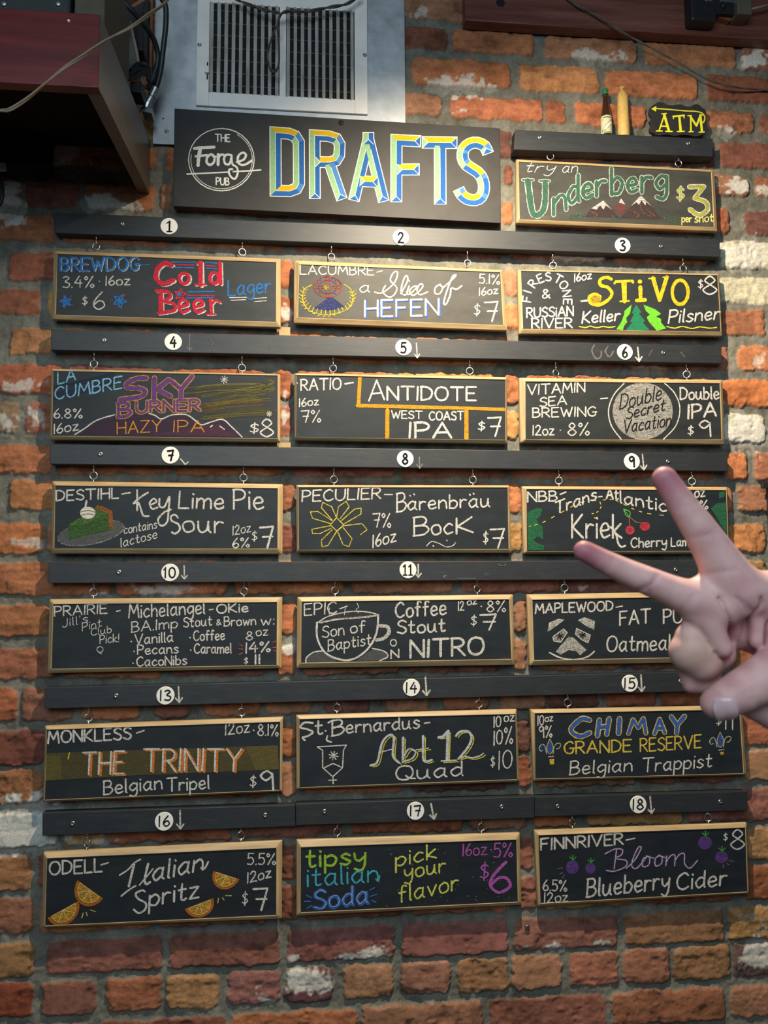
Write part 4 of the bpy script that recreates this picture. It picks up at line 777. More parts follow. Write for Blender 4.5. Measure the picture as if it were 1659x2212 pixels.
c.part(L_).s_('548,496 600,462 640,420 680,396', 12, WH).s_('640,424 606,566', 19, WH).s_('558,628 600,594 650,562', 12, WH).s_('728,425 706,520 716,552 740,540', 17, WH).s_('672,560 760,455', 10, WH).t('alian', 755, 535, 1070, 462, 116, w=15, slant=.12).s_('1060,452 1082,455 1106,412', 13, WH)
c.part(L_).s_('706,600 690,592 650,612 665,645 712,672 708,712 668,735 638,712', 15, WH).t('pritz', 735, 690, 1045, 636, 112, w=15, slant=.05)
def wedge(ax, ay, bx, by, mx_, my_):
    mid = np.array([(ax + bx) / 2, (ay + by) / 2]); A, B, M = np.array([ax, ay]), np.array([bx, by]), np.array([mx_, my_]); d = M - mid
    arc = lambda s: [tuple(mid + (A - mid) * s * math.cos(math.pi * i / 12) + d * s * math.sin(math.pi * i / 12)) for i in range(13)]
    c.part(DR).f(arc(1.05), 'b8661e', .86, 1).f([tuple(np.array(p) + d * .05) for p in arc(.8)], 'd8a02c', .72, 2)
    for i in range(0, 13, 3): q = arc(.78)[i]; c.ribbon([mid + d * .06, np.array(q) + d * .05], 6, 'e0c878', 3)
    ar = [np.array(p) + d * .05 for p in arc(.8)]; c.ribbon(ar, 5, 'e6c46a', 3); c.ribbon([ar[0], ar[-1]], 5, 'e6c46a', 3)
wedge(288, 530, 440, 640, 306, 672); wedge(285, 660, 100, 762, 226, 795); wedge(1143, 470, 1297, 520, 1184, 578); wedge(962, 708, 1132, 642, 1078, 752)
c.part(DR).s_('310,765 320,735|345,752 338,730|365,715 395,725|1165,672 1170,642|1205,655 1195,638|1215,625 1250,625', 7, 'd8c060')
c.part(L_).t('5.5%', 1352, 430, 1530, 430, 70, w=9).t('12oz', 1352, 547, 1500, 508, 66, w=10); c.part(PR).t('$', 1320, 688, 1354, 684, 86, w=9).t('7', 1388, 715, 1478, 718, 140, w=15); c.done()
c = CK(17); c.part(L_).t('tipsy', 186, 522, 570, 500, 114, '9ec83a', 18); c.part(L_).t('italian', 192, 648, 655, 616, 118, '3fb4cc', 14).s_('640,600 655,612 664,580', 12, '3fb4cc'); c.part(L_).t('Soda', 236, 800, 590, 758, 122, '2f66b8', 24).t('Soda', 240, 796, 586, 754, 120, 'b4c8e0', 5, layer=3)
c.part(DR).s_('185,705 220,722|172,745 212,745|188,792 222,772|600,672 632,655|606,712 645,700|612,738 640,752', 9, '3a70b8')
YG = 'd8dc62'; c.part(L_).t('pick', 770, 520, 1030, 462, 96, YG, 13); c.part(L_).t('your', 826, 600, 1092, 552, 96, YG, 13); c.part(L_).t('flavor', 790, 755, 1176, 668, 106, YG, 13)
VI = 'b45ab4'; c.part(L_).t('16oz', 1206, 450, 1362, 440, 78, VI, 9).s_('1388,408 1392,412', 9, VI).t('5%', 1408, 458, 1530, 456, 92, VI, 10); c.part(PR).t('$', 1320, 612, 1374, 606, 118, VI, 11).t('6', 1384, 690, 1512, 686, 196, VI, 20)
c.part(DR)
for _ in range(46): x, y = rnd.uniform(650, 1540), rnd.uniform(400, 780); c.ribbon([(x, y), (x + rnd.uniform(4, 12), y + rnd.uniform(-8, 8))], 4, '9aa8a4', 0, .6)
c.done()
c = CK(18); c.part(L_).t('FINNRIVER', 150, 450, 694, 412, 74, w=14).s_('716,384 772,372', 11, WH)
LP = 'c4b6d0'; DP = '4a2c66'
c.part(L_)
BLM = '575,476 640,444 690,448 684,482 645,506 716,520 712,560 640,590 585,586|652,448 636,575|716,572 770,520 815,440 800,430 772,480 752,550 785,572 850,500|858,492 826,512 828,560 866,548 872,500 850,490 900,505|942,484 910,508 912,555 950,540 954,496 930,486 975,500|985,490 980,555|982,530 1010,490 1040,486 1038,555|1040,520 1070,480 1102,476 1105,540 1140,570 1190,520'
c.s_(BLM, 24, DP, cover=.52, layer=1).s_(BLM, 8, LP, layer=2)
c.part(L_).t('Blueberry', 455, 762, 1000, 706, 118, w=15, slant=.08); c.part(L_).t('Cider', 1052, 716, 1382, 682, 108, w=15, slant=.06)
for x, y, a, b in ((358, 565, 42, 48), (478, 572, 34, 37), (1240, 402, 46, 46), (1350, 498, 43, 40)):
    c.part(DR).e(x, y, a, b, '5c3a88', 0, .8).e(x, y, a * .6, b * .6, '7a58a8', 5, .6, 2).s_(f'{x + 4},{y - b} {x + 3},{y - b - 32}|{x + 4},{y - b} {x - 16},{y - b - 20}|{x + 4},{y - b} {x + 24},{y - b - 20}', 9, '3f9a3a', layer=2)
c.part(DR).s_('262,572 298,570|275,610 296,598|292,638 306,612|1362,545 1362,568|1385,540 1400,548|1402,520 1430,528', 5, '8a78a0')
c.part(L_).t('6.5%', 164, 720, 322, 724, 72, w=10).t('12oz', 172, 802, 328, 792, 66, w=10); c.part(PR).t('$', 1364, 392, 1390, 390, 54, w=7).t('8', 1412, 446, 1502, 442, 130, w=12); c.done()
c = CK('U'); c.part(L_).t('try', 150, 606, 330, 606, 62, w=6, slant=.3).t('an', 384, 610, 478, 606, 62, w=6, slant=.2)
UG = '3a6250'; UO = ('bcc2b2', 5); c.part(L_).s_('172,660 190,800 205,862 235,872 268,840 280,770 280,668', 34, UG, out=UO).s_('140,655 206,655|246,662 305,662', 12, UG, out=('bcc2b2', 4))
for ch, x0, y0, x1, y1, h in (('n', 332, 872, 410, 838, 170), ('d', 422, 808, 490, 788, 165), ('e', 512, 772, 575, 760, 140), ('r', 598, 755, 655, 742, 150), ('b', 690, 748, 758, 732, 165), ('e', 790, 732, 850, 730, 138), ('r', 878, 735, 938, 732, 160), ('g', 966, 722, 1034, 720, 145)): c.t(ch, x0, y0, x1, y1, h, UG, 21, out=UO)
c.part(PR).t('$', 1096, 785, 1138, 782, 86, 'a8b450', 12, out=(WH, 3)).s_('1172,698 1262,696 1205,768', 22, 'a8ac4a', False, out=(WH, 5)).s_('1205,768 1272,792 1284,840 1232,872 1176,838', 22, 'a8ac4a', out=(WH, 5))
c.part(L_).t('per', 1126, 916, 1186, 914, 42, 'd8d07a', 9).t('shot', 1206, 918, 1320, 912, 48, 'd8d07a', 9)
c.part(DR).f('525,882 565,830 640,782 695,840 740,890', '6a4038', .42).f('705,832 750,772 790,832 745,872', '9c4a44', .5).f('740,892 800,832 872,750 935,815 1005,900', '6a4438', .42).f('565,832 640,782 692,838 655,815 640,838 620,812 600,838', 'dcd8d0', .7, 1).f('735,795 750,770 775,806 752,800', 'dcd8d0', .7, 1).f('810,818 872,750 938,818 905,790 900,812 875,780 860,810 845,792', 'dcd8d0', .72, 1)
for x, y in ((440, 885), (475, 870), (505, 872), (1020, 890), (1060, 895), (1090, 905), (700, 890)): c.s_(f'{x},{y + 20} {x},{y - 15}|{x - 14},{y} {x + 12},{y - 10}|{x - 16},{y + 12} {x + 14},{y + 4}', 5, '4f7a58', cover=.6)
c.s_('800,840 860,870 840,890|870,800 880,850 930,880|900,830 960,880|560,850 600,870 580,890', 4, 'a06a58', cover=.6); c.done()
# ------------------------------------------------------------------ the big painted sign
sc = quadpts([(377, 234), (1080, 277), (1082, 482), (374, 445)], YF)
sg = thing('painted_sign', Vector(((sc[0].x + sc[1].x) / 2, 0, sc[2].z)), 'large black wooden sign with big yellow, blue and green capital letters', 'sign')
bm = bmesh.new(); prism(bm, [sc[0], sc[3], sc[2], sc[1]], YF + .017); mesh_obj('panel', bm, M_SIGN, sg, bevel=.0008)
screw(sg, 737, 265, YF, M_BLACKSCREW, .005)
c = Chalk(V['D'], YF, sg, paint_mat)
PW = 'd4d2c8'; PY, PG, PB, PLB = 'bf9a10', '7da277', '1f5494', '3f70a6'
def bevel_letter(strokes, hw=25):
    c.part('painted_letter')
    for pts, closed in strokes:
        q = [np.array(p, float) for p in pts]; n = len(q); nor = []
        for i in range(n):
            a = q[i - 1] if (i or closed) else None; b = q[(i + 1) % n] if (i < n - 1 or closed) else None
            n1 = n2 = None
            if a is not None: t = (q[i] - a) / np.hypot(*(q[i] - a)); n1 = np.array([-t[1], t[0]])
            if b is not None: t = (b - q[i]) / np.hypot(*(b - q[i])); n2 = np.array([-t[1], t[0]])
            if n1 is None: m = n2
            elif n2 is None: m = n1
            else: m = (n1 + n2); m = m / max(.35, np.dot(m, n1)) if np.hypot(*m) > .2 else n1
            nor.append(m)
        segs = range(n if closed else n - 1)
        for i in segs:
            j = (i + 1) % n
            kw = c.mi(PW, 1); e = hw + 4
            ext0 = ext1 = np.zeros(2)
            if not closed:
                t = (q[j] - q[i]) / np.hypot(*(q[j] - q[i]))
                if i == 0: ext0 = -t * 4
                if j == n - 1: ext1 = t * 4
            c.face([q[i] + nor[i] * e + ext0, q[j] + nor[j] * e + ext1, q[j] - nor[j] * e + ext1, q[i] - nor[i] * e + ext0], kw, 0)
            t = (q[j] - q[i]); nn = np.array([-t[1], t[0]]) / np.hypot(*t)
            for sgn in (1, -1):
                d = nn * sgn
                col = PY if d[1] < -.6 else PB if d[1] > .6 else PG if d[0] < 0 else PLB if abs(d[1]) > .3 else PB
                a0, a1 = q[i] + nor[i] * sgn * 1.3, q[j] + nor[j] * sgn * 1.3
                c.face([a0, a1, q[j] + nor[j] * sgn * hw, q[i] + nor[i] * sgn * hw], c.mi(col, 1), 1)
        for end, nx_ in ((0, 1), (n - 1, n - 2)):
            if not closed:
                t = (q[nx_] - q[end]) / np.hypot(*(q[nx_] - q[end]))
                if -t[1] > .5: c.face([q[end] + t * hw, q[end] + nor[end] * hw, q[end] - nor[end] * hw], c.mi(PB, 1), 2); c.ribbon([q[end] + nor[end] * hw, q[end] + t * hw, q[end] - nor[end] * hw], 3, PW, 3)
                elif abs(t[0]) > .6:
                    cc_ = PB if t[0] < 0 else PG; c.face([q[end] + t * hw, q[end] + nor[end] * hw, q[end] - nor[end] * hw], c.mi(cc_, 1), 2); c.ribbon([q[end] + nor[end] * hw, q[end] + t * hw, q[end] - nor[end] * hw], 3, PW, 3)
D_ = [(527, 149), (592, 154), (622, 166), (640, 195), (641, 395), (628, 420), (596, 432), (528, 430)]
bevel_letter([(D_, True)])
bevel_letter([([(718, 466), (717, 162), (785, 166), (822, 178), (838, 205), (836, 258), (820, 284), (790, 292), (720, 291)], False), ([(790, 300), (848, 470)], False)], 24)
bevel_letter([([(907, 475), (977, 180)], False), ([(977, 180), (1051, 480)], False), ([(935, 384), (1022, 388)], False), ([(977, 150), (977, 205)], False)], 24)
bevel_letter([([(1112, 482), (1113, 185), (1228, 191)], False), ([(1116, 328), (1221, 327)], False)], 25)
bevel_letter([([(1240, 196), (1404, 198)], False), ([(1324, 212), (1325, 493)], False)], 26)
bevel_letter([([tuple(p_) for p_ in catmull([(1556, 248), (1540, 215), (1505, 198), (1468, 203), (1440, 228), (1433, 268), (1452, 305), (1505, 340), (1530, 375), (1537, 420), (1525, 458), (1495, 476), (1455, 470), (1428, 448), (1415, 424)], 2)], False)], 25)
c.part('painted_emblem').e(265, 280, 159, 151, PW, 5, 1).e(266, 280, 149, 141, PW, 3, 1, 1, -60, 190).t('THE', 236, 190, 306, 193, 34, PW, 6).t('PUB', 240, 401, 302, 403, 34, PW, 6)
c.s_('98,350 200,345 300,340|322,338 400,334 456,330', 7, PW, False)
c.part('painted_lettering').s_('134,226 180,222 230,219', 15, PW).s_('162,232 155,270 152,308', 17, PW).s_('140,264 196,258', 11, PW).s_('215,253 197,268 194,292 208,305 226,296 232,274 222,256', 12, PW).s_('222,258 240,266', 8, PW).s_('250,254 249,305', 14, PW).s_('250,275 262,256 278,258', 11, PW).s_('312,258 290,256 278,274 284,300 304,300 314,270', 11, PW).s_('314,258 318,300 340,318 344,345 332,372 314,366 302,345 304,328 318,326', 10, PW).s_('340,292 372,280 384,258 370,246 350,258 344,282 354,302 380,304 412,284', 11, PW); c.done()
# ------------------------------------------------------------------ galvanised sheet and the vent register on it
YG_ = -.0035
g = quadpts([(332, -60), (875, -60), (875, 330), (332, 311)], YG_)
gs = thing('sheet_metal_panel', Vector(((g[0].x + g[1].x) / 2, 0, g[3].z)), 'dull galvanised sheet screwed to the bricks behind the white vent', 'sheet metal')
zt_ = ZC + 1.26
def at_x(px, z): p = P(px, 100, YG_); return Vector((p.x, YG_, z))
x0, x1 = P(333, 160, YG_).x, P(875, 150, YG_).x; zb_ = P(345, 311, YG_).z
bm = bmesh.new(); prism(bm, [Vector((x0, YG_, zt_)), Vector((x0, YG_, zb_)), Vector((x1, YG_, zb_)), Vector((x1, YG_, zt_))], -.0018); mesh_obj('sheet', bm, M_GALV, gs, bevel=.0004)
screw(gs, 360, 284, YG_, M_SCREW, .0038); 
bm = bmesh.new(); lathe(bm, P(352.5, 256, YG_), [(.0014, -.0001), (.0014, .0002)], 10, 'y'); mesh_obj('nail_hole', bm, M_HOLE, gs)
bm = bmesh.new(); a0 = P(366, 255, YG_ - .0004); prism(bm, [Vector((a0.x, YG_ - .0008, a0.z)), Vector((a0.x, YG_ - .0008, zb_)), Vector((a0.x + .02, YG_ - .0008, zb_)), Vector((a0.x + .02, YG_ - .0008, a0.z + .01)), Vector((a0.x + .008, YG_ - .0008, a0.z + .01))], YG_); mesh_obj('patch', bm, M_GALV, gs)
YV = -.0095
vx0, vx1 = P(424, 160, YV).x, P(794, 150, YV).x; vzb = P(600, 236, YV).z; vzt = ZC + 1.235
vr = thing('vent_register', Vector(((vx0 + vx1) / 2, YG_, vzb)), 'white metal air vent register with two banks of upright louvres', 'vent')
lx0, lx1, mx0, mx1 = P(452, 110, YV).x, P(604, 110, YV).x, P(618, 110, YV).x, P(766, 110, YV).x
zl0, zl1 = P(600, 206, YV).z, P(600, 14, YV).z
bm = bmesh.new()
def slab(bm, xa, xb, za, zb2, ya, yb): box(bm, xa, xb, ya, yb, za, zb2)
YGV = YG_ - .0006
slab(bm, vx0, lx0, vzb, vzt, YV, YGV); slab(bm, mx1, vx1, vzb, vzt, YV, YGV); slab(bm, lx0, mx1, vzb, zl0, YV, YGV); slab(bm, lx0, mx1, zl1, vzt, YV, YGV)
slab(bm, lx1, mx0, zl0, zl1, YV, YGV); mesh_obj('face_plate', bm, M_VENT, vr, bevel=.0012)
bm = bmesh.new(); slab(bm, lx0 - .002, mx1 + .002, zl0 - .002, zl1 + .002, YG_ - .0014, YG_ - .0007); mesh_obj('duct_opening', bm, M_HOLE, vr)
for xa, xb in ((lx0, lx1), (mx0, mx1)):
    for k in range(10):
        xx = xa + .004 + (xb - xa - .006) * k / 9.2; dz = .004 * rnd.random()
        bm = bmesh.new(); r_ = .0062; aa = math.radians(28)
        dx, dy = r_ * math.cos(aa), r_ * math.sin(aa)
        prof = [(xx - dx * .45, YV - .0018), (xx + dx * .55, YV - .0002 + dy), (xx + dx * .55 - .0007, YV + .0006 + dy), (xx - dx * .45 - .0007, YV - .001)]
        vs = [[bm.verts.new((x, y, z)) for x, y in prof] for z in (zl0 - .001 - dz * .3, zl1 + .001)]
        for q in range(4): bm.faces.new((vs[0][q], vs[0][(q + 1) % 4], vs[1][(q + 1) % 4], vs[1][q]))
        bm.faces.new(vs[0][::-1]); bm.faces.new(vs[1]); bmesh.ops.recalc_face_normals(bm, faces=bm.faces)
        mesh_obj('louvre', bm, M_BLADE, vr)
    for k in range(7):
        zz = zl0 + (zl1 - zl0) * (k + .6) / 7.2
        bm = bmesh.new(); slab(bm, xa, xb, zz, zz + .0022, YG_ - .0028, YG_ - .0016); mesh_obj('damper_bar', bm, plain('dark_damper', (.05, .048, .045), .6) if k == 0 and xa == lx0 else bpy.data.materials['dark_damper'], vr)
for px, py in ((431, 97), (788, 119)): screw(vr, px, py, YV, M_SCREW, .0038)
bm = bmesh.new(); p = P(448, 153, YV); slab(bm, p.x - .0012, p.x + .0012, p.z - .017, p.z + .017, YV - .0004, YV); mesh_obj('lever_slot', bm, M_HOLE, vr)
bm = bmesh.new(); slab(bm, p.x - .0045, p.x + .0035, p.z - .0065, p.z + .0065, YV - .006, YV); mesh_obj('damper_lever', bm, M_VENT, vr, bevel=.001)
# ------------------------------------------------------------------ red brown beam, top right
YB = -.027
b = quadpts([(1005, 50), (1659, 80)], YB); zb_ = (b[0].z + b[1].z) / 2
bx0 = P(1005, 30, YB).x
be = thing('wall_beam', Vector((1.0, 0, zb_)), 'dark red brown stained plank fixed along the wall at the top right', 'beam')
bm = bmesh.new(); box(bm, bx0, 1.42, YB, -.0002, zb_, zb_ + .17); mesh_obj('plank', bm, M_BEAM, be, bevel=.0012)
bm = bmesh.new(); lathe(bm, P(1081, 6, YB), [(.0085, -.0002), (.0085, .0004)], 20, 'y'); mesh_obj('bolt_hole', bm, M_HOLE, be)
# device clamped on the beam
p0 = P(1492, 40, YB)
dv = thing('clip_on_device', Vector((p0.x + .06, YB, p0.z)), 'black electrical clamp with a grey plug fixed on the red brown beam', 'clamp')
def boxpx(bm, px0, py0, px1, py1, yf, yb): 
    a, b2 = P(px0, py1, yf), P(px1, py0, yf); box(bm, a.x, b2.x, yf, yb, a.z, b2.z)
bm = bmesh.new(); boxpx(bm, 1494, -40, 1545, 42, YB - .03, YB); boxpx(bm, 1490, -30, 1500, 24, YB - .022, YB); mesh_obj('body', bm, M_BLACK, dv, bevel=.004)
bm = bmesh.new(); boxpx(bm, 1545, -40, 1592, 28, YB - .022, YB); lathe(bm, P(1562, 14, YB - .022), [(.006, -.001), (.005, .004), (.003, .005)], 14, 'y'); mesh_obj('socket', bm, M_BLACK, dv, bevel=.002)
bm = bmesh.new(); boxpx(bm, 1594, -34, 1622, 29, YB - .034, YB); mesh_obj('plug', bm, plain('plug_grey_brown', hexc('5c5546'), .5), dv, bevel=.002)
bm = bmesh.new(); boxpx(bm, 1524, -12, 1538, 2, YB - .031, YB - .029); boxpx(bm, 1556, -20, 1590, 3, YB - .024, YB - .02); mesh_obj('bright_plate', bm, M_STEEL, dv, bevel=.0006)
bm = bmesh.new(); prism(bm, [P(1546, 34, YB - .012), P(1575, 46, YB - .012), P(1582, 42, YB - .012), P(1570, 30, YB - .012), P(1558, 28, YB - .012)], YB); mesh_obj('copper_tab', bm, plain('rusty_tab', hexc('7a4428'), .5), dv)
bm = bmesh.new(); tube(bm, [P(1622, 20, YB - .02), P(1640, 16, YB - .02), P(1680, 6, YB - .015)], .0025, 8); mesh_obj('cord', bm, plain('beige_cord', hexc('8a7c66'), .6), dv, True)
# ------------------------------------------------------------------ wires
def wire(name, pts, r, mat, label, twist=0, cat='cable', k=8):
    w = [P(*p) for p in pts]; w = catmull([tuple(v_) for v_ in w], k); bm = bmesh.new()
    if twist:
        for ph in (0, math.pi):
            q = []
            for i, a in enumerate(w):
                an = ph + i * twist; q.append(Vector(a) + Vector((0, math.cos(an), math.sin(an))) * r)
            tube(bm, q, r, 7)
    else: tube(bm, [Vector(a) for a in w], r, 9)
    me_ = mesh_obj(name, bm, mat, None, True); o = me_
    mid = Vector(w[len(w) // 2]); o.data.transform(Matrix.Translation(-mid)); o.location = mid
    return tag(o, label, cat)
M_GREYW = plain('grey_brown_wire', hexc('5a5148'), .55)
wire('wire', [(1215, -14, -.032), (1240, 8, -.034), (1290, 34, -.036), (1345, 70, -.037), (1400, 100, -.036), (1460, 132, -.034), (1530, 172, -.028), (1590, 188, -.018), (1640, 193, -.008), (1690, 194, -.006)], .0013, M_GREYW, 'thin twisted grey wire sagging across the bricks at the upper right', .5)
M_BRW = plain('brown_black_wire', hexc('4a4238'), .5)
wire('draped_wire', [(500, -10, -.03), (520, 3, -.032), (560, 18, -.034), (590, 26, -.036), (604, 30, -.037), (600, 52, -.037), (588, 80, -.036), (578, 115, -.036), (582, 145, -.037), (592, 155, -.037), (602, 140, -.037), (603, 100, -.037), (600, 60, -.037), (606, 32, -.038), (625, 24, -.037), (660, 25, -.036), (710, 16, -.034), (750, 8, -.032), (780, -12, -.03)], .0017, M_BRW, 'brown wire draped over the white vent with a hanging loop', .45)
wire('lamp_cord', [(-40, 246, -.42), (0, 239, -.42), (22, 236, -.42), (60, 212, -.415), (100, 178, -.415), (140, 146, -.41), (180, 120, -.41), (230, 86, -.405), (280, 60, -.39), (320, 32, -.37), (352, 10, -.36), (375, -14, -.35)], .0014, plain('tan_flex', hexc('7d6f5c'), .6), 'tan twin cord crossing in front of the dark red shelf', .12)
# ------------------------------------------------------------------ dark red shelf at the top left
Ysh = -.375
fb, ftp = P(212, 189, Ysh), P(213, 31, Ysh); bb = P(322.5, 419, -.001); bt = P(322.5, 306, -.001)
sh = thing('wall_shelf', Vector((fb.x - .2, Ysh / 2, min(fb.z, bb.z))), 'dark red wooden shelf with a brown side jutting out at the top left', 'shelf')
XL = fb.x - .72
zf0, zf1 = fb.z, ftp.z
bm = bmesh.new(); box(bm, XL, fb.x, Ysh, Ysh + .018, zf0, zf1); mesh_obj('front_board', bm, M_RED, sh, bevel=.001)
bm = bmesh.new()
a = [Vector((fb.x, Ysh, zf0)), Vector((bb.x, -.001, bb.z)), Vector((bb.x, -.001, bt.z)), Vector((fb.x, Ysh, zf1))]
vs = [bm.verts.new(v_) for v_ in a] + [bm.verts.new(v_ - Vector((.018, -.0002 if i in (0, 3) else 0, 0))) for i, v_ in enumerate(a)]
for v_ in vs[4:]:
    if abs(v_.co.y - Ysh) < .01: v_.co.y = Ysh + .0181
for v_ in vs[:4]:
    if abs(v_.co.y - Ysh) < .01: v_.co.x += .0004
for f in ((0, 1, 2, 3), (7, 6, 5, 4), (0, 4, 5, 1), (1, 5, 6, 2), (2, 6, 7, 3), (3, 7, 4, 0)): bm.faces.new([vs[i] for i in f])
bmesh.ops.recalc_face_normals(bm, faces=bm.faces); mesh_obj('side_board', bm, M_BROWN, sh)
bm = bmesh.new(); prism(bm, [Vector((XL, Ysh + .019, zf1 - .016)), Vector((fb.x - .019, Ysh + .019, zf1 - .016)), Vector((fb.x - .019, Ysh + .019, zf1 - .002)), Vector((XL, Ysh + .019, zf1 - .002))],
      [Vector((XL, -.002, bt.z - .016)), Vector((bt.x - .019, -.002, bt.z - .016)), Vector((bt.x - .019, -.002, bt.z - .002)), Vector((XL, -.002, bt.z - .002))]); mesh_obj('top_board', bm, M_HOLE, sh)
bm = bmesh.new(); lathe(bm, P(149, 46, Ysh), [(.0022, -.0005), (.0016, .002)], 10, 'y'); mesh_obj('paint_fleck', bm, M_VENT, sh)
# things standing on the shelf, seen over its front board
bm = bmesh.new(); q = P(160, 34, Ysh + .03); q2 = P(214, 34, Ysh + .03); box(bm, q.x, fb.x - .001, Ysh + .03, Ysh + .2, zf1 + .001, zf1 + .14)
o = mesh_obj('carton', bm, plain('beige_carton', hexc('4a4232'), .7), None, bevel=.002); tag(o, 'drab beige carton standing on the right end of the red shelf', 'box')
am = thing('amplifier', Vector((fb.x - .2, Ysh + .1, zf1)), 'dark metal equipment case lying on the red shelf at the top left corner', 'equipment')
bm = bmesh.new(); box(bm, XL, q.x - .004, Ysh + .025, Ysh + .22, zf1 + .001, zf1 + .075); mesh_obj('case', bm, plain('dark_grey_case', hexc('2a2d2e'), .4), am, bevel=.004)
for px in (9, 126):
    bm = bmesh.new(); lathe(bm, P(px, 9, Ysh + .025), [(.0045, -.0006), (.0042, .0016), (.002, .0022)], 14, 'y'); mesh_obj('bolt', bm, M_GREY, am, True)
bm = bmesh.new(); pp = [(0, 14), (50, 20), (100, 27), (150, 28)]; box(bm, XL, q.x - .01, Ysh + .02, Ysh + .0249, zf1 + .001, zf1 + .009); mesh_obj('edge_strip', bm, M_GREY, am, bevel=.001)
# ------------------------------------------------------------------ pipes, boxes and cables beside the shelf
def pt(u, v, y): return (200 + u / 8.295, v / 8.295, y)
bm = bmesh.new(); tube(bm, [P(*pt(180, 400, -.14)), P(*pt(900, -40, -.10))], .0048, 16)
tube(bm, [P(*pt(560, 166, -.122)), P(*pt(640, 117, -.118))], .0062, 16); o = mesh_obj('copper_pipe', bm, M_COPPER, None, True); tag(o, 'bare copper pipe slanting beside the red shelf', 'pipe')
bm = bmesh.new(); boxpx(bm, 232, -40, 313, 104, -.062, -.0025); o = mesh_obj('junction_box', bm, plain('dull_black_case', (.012, .012, .013), .6), None, bevel=.002); tag(o, 'flat black case on the bricks behind the copper pipe', 'box')
bm = bmesh.new(); prism(bm, [P(*pt(340, 395, -.085)), P(*pt(540, 1310, -.07)), P(*pt(850, 1180, -.066)), P(*pt(680, 385, -.08))], -.066); o = mesh_obj('grey_duct_box', bm, plain('grey_box_face', hexc('4e4d47'), .6), None, bevel=.002); tag(o, 'grey metal box hanging between the red shelf and the sheet metal', 'box')
bm = bmesh.new(); tube(bm, [P(*pt(u, v, -.092 + .00002 * v)) for u, v in ((670, 380), (700, 520), (740, 700), (790, 930), (820, 1120), (860, 1330), (900, 1500), (960, 1580))], .0028, 8); o = mesh_obj('pale_strap', bm, plain('pale_strap', hexc('8a8270'), .6), None, True); tag(o, 'pale cord hanging down the front of the grey box', 'cord')
M_WOODSTRIP = wood('orange_wood_strip', (.16, .06, .03), (.3, .12, .06), 2)
bm = bmesh.new(); boxpx(bm, 321, -40, 331.5, 147, -.012, -.0005); o = mesh_obj('wooden_batten', bm, M_WOODSTRIP, None, bevel=.001); tag(o, 'narrow orange brown wooden batten beside the galvanised sheet', 'batten')
wire('hose', [pt(470, -60, -.15), pt(600, 80, -.145), pt(760, 240, -.135), pt(920, 430, -.115), pt(1050, 620, -.085), pt(1130, 800, -.07), pt(1170, 1000, -.06), pt(1150, 1200, -.056), pt(1100, 1330, -.055)], .0048, M_RUBBER, 'black cable bowing down from the copper pipe to the metal coupling')
wire('hose', [pt(1210, -60, -.10), pt(1290, 60, -.095), pt(1318, 200, -.09), pt(1310, 500, -.08), pt(1270, 850, -.07), pt(1230, 1200, -.062), pt(1180, 1440, -.058), pt(1130, 1600, -.056)], .0048, M_RUBBER, 'black cable hanging straightest along the galvanised sheet')
wire('thin_cable', [pt(220, -40, -.16), pt(320, 120, -.158), pt(400, 260, -.155), pt(470, 330, -.14), pt(540, 390, -.12)], .0022, M_RUBBER, 'thin black cable passing over the copper pipe')
wire('cable_coil', [pt(700, 1260, -.11), pt(800, 1160, -.10), pt(930, 1150, -.095), pt(1010, 1230, -.095), pt(1020, 1330, -.10), pt(920, 1250, -.108), pt(780, 1260, -.115), pt(640, 1400, -.12), pt(760, 1380, -.115), pt(900, 1300, -.11), pt(1010, 1360, -.10), pt(1000, 1440, -.1)], .0042, M_RUBBER, 'bundled coil of black cable beside the shelf side')
bm = bmesh.new(); boxpx(bm, 280, 176, 306, 198, -.11, -.07); o = mesh_obj('power_adapter', bm, M_BLACK, None, bevel=.002); tag(o, 'small black adapter hanging under the coil of cable', 'adapter')
cp = thing('pipe_coupling', P(*pt(960, 1960, -.05)), 'grey metal cable coupling at the edge of the galvanised sheet', 'coupling')
def seg(a, b2, r0, r1, name, mat):
    bm = bmesh.new(); tube(bm, [P(*pt(*a)), P(*pt(*b2))], [r0, r1], 16); mesh_obj(name, bm, mat, cp, False, bevel=.0006)
seg((1135, 1580, -.056), (1060, 1740, -.054), .0085, .0085, 'collar', M_GREY); seg((1065, 1730, -.054), (985, 1880, -.052), .007, .0075, 'sleeve', M_GREY); seg((1000, 1850, -.052), (950, 1980, -.05), .0095, .0095, 'nut', M_GREY)
seg((1110, 1340, -.056), (1060, 1480, -.055), .0065, .0065, 'cable_grip', M_RUBBER); seg((1080, 1440, -.056), (1000, 1600, -.055), .006, .006, 'side_grip', M_RUBBER); seg((880, 1960, -.052), (850, 2010, -.05), .004, .003, 'set_screw', M_STEEL)
bm = bmesh.new(); seg_ = [P(*pt(930, 1900, -.06)), P(*pt(880, 1990, -.06)), P(*pt(1060, 2030, -.06)), P(*pt(1080, 1940, -.06))]; prism(bm, seg_, -.03); mesh_obj('bracket', bm, M_GREY, cp, bevel=.001)
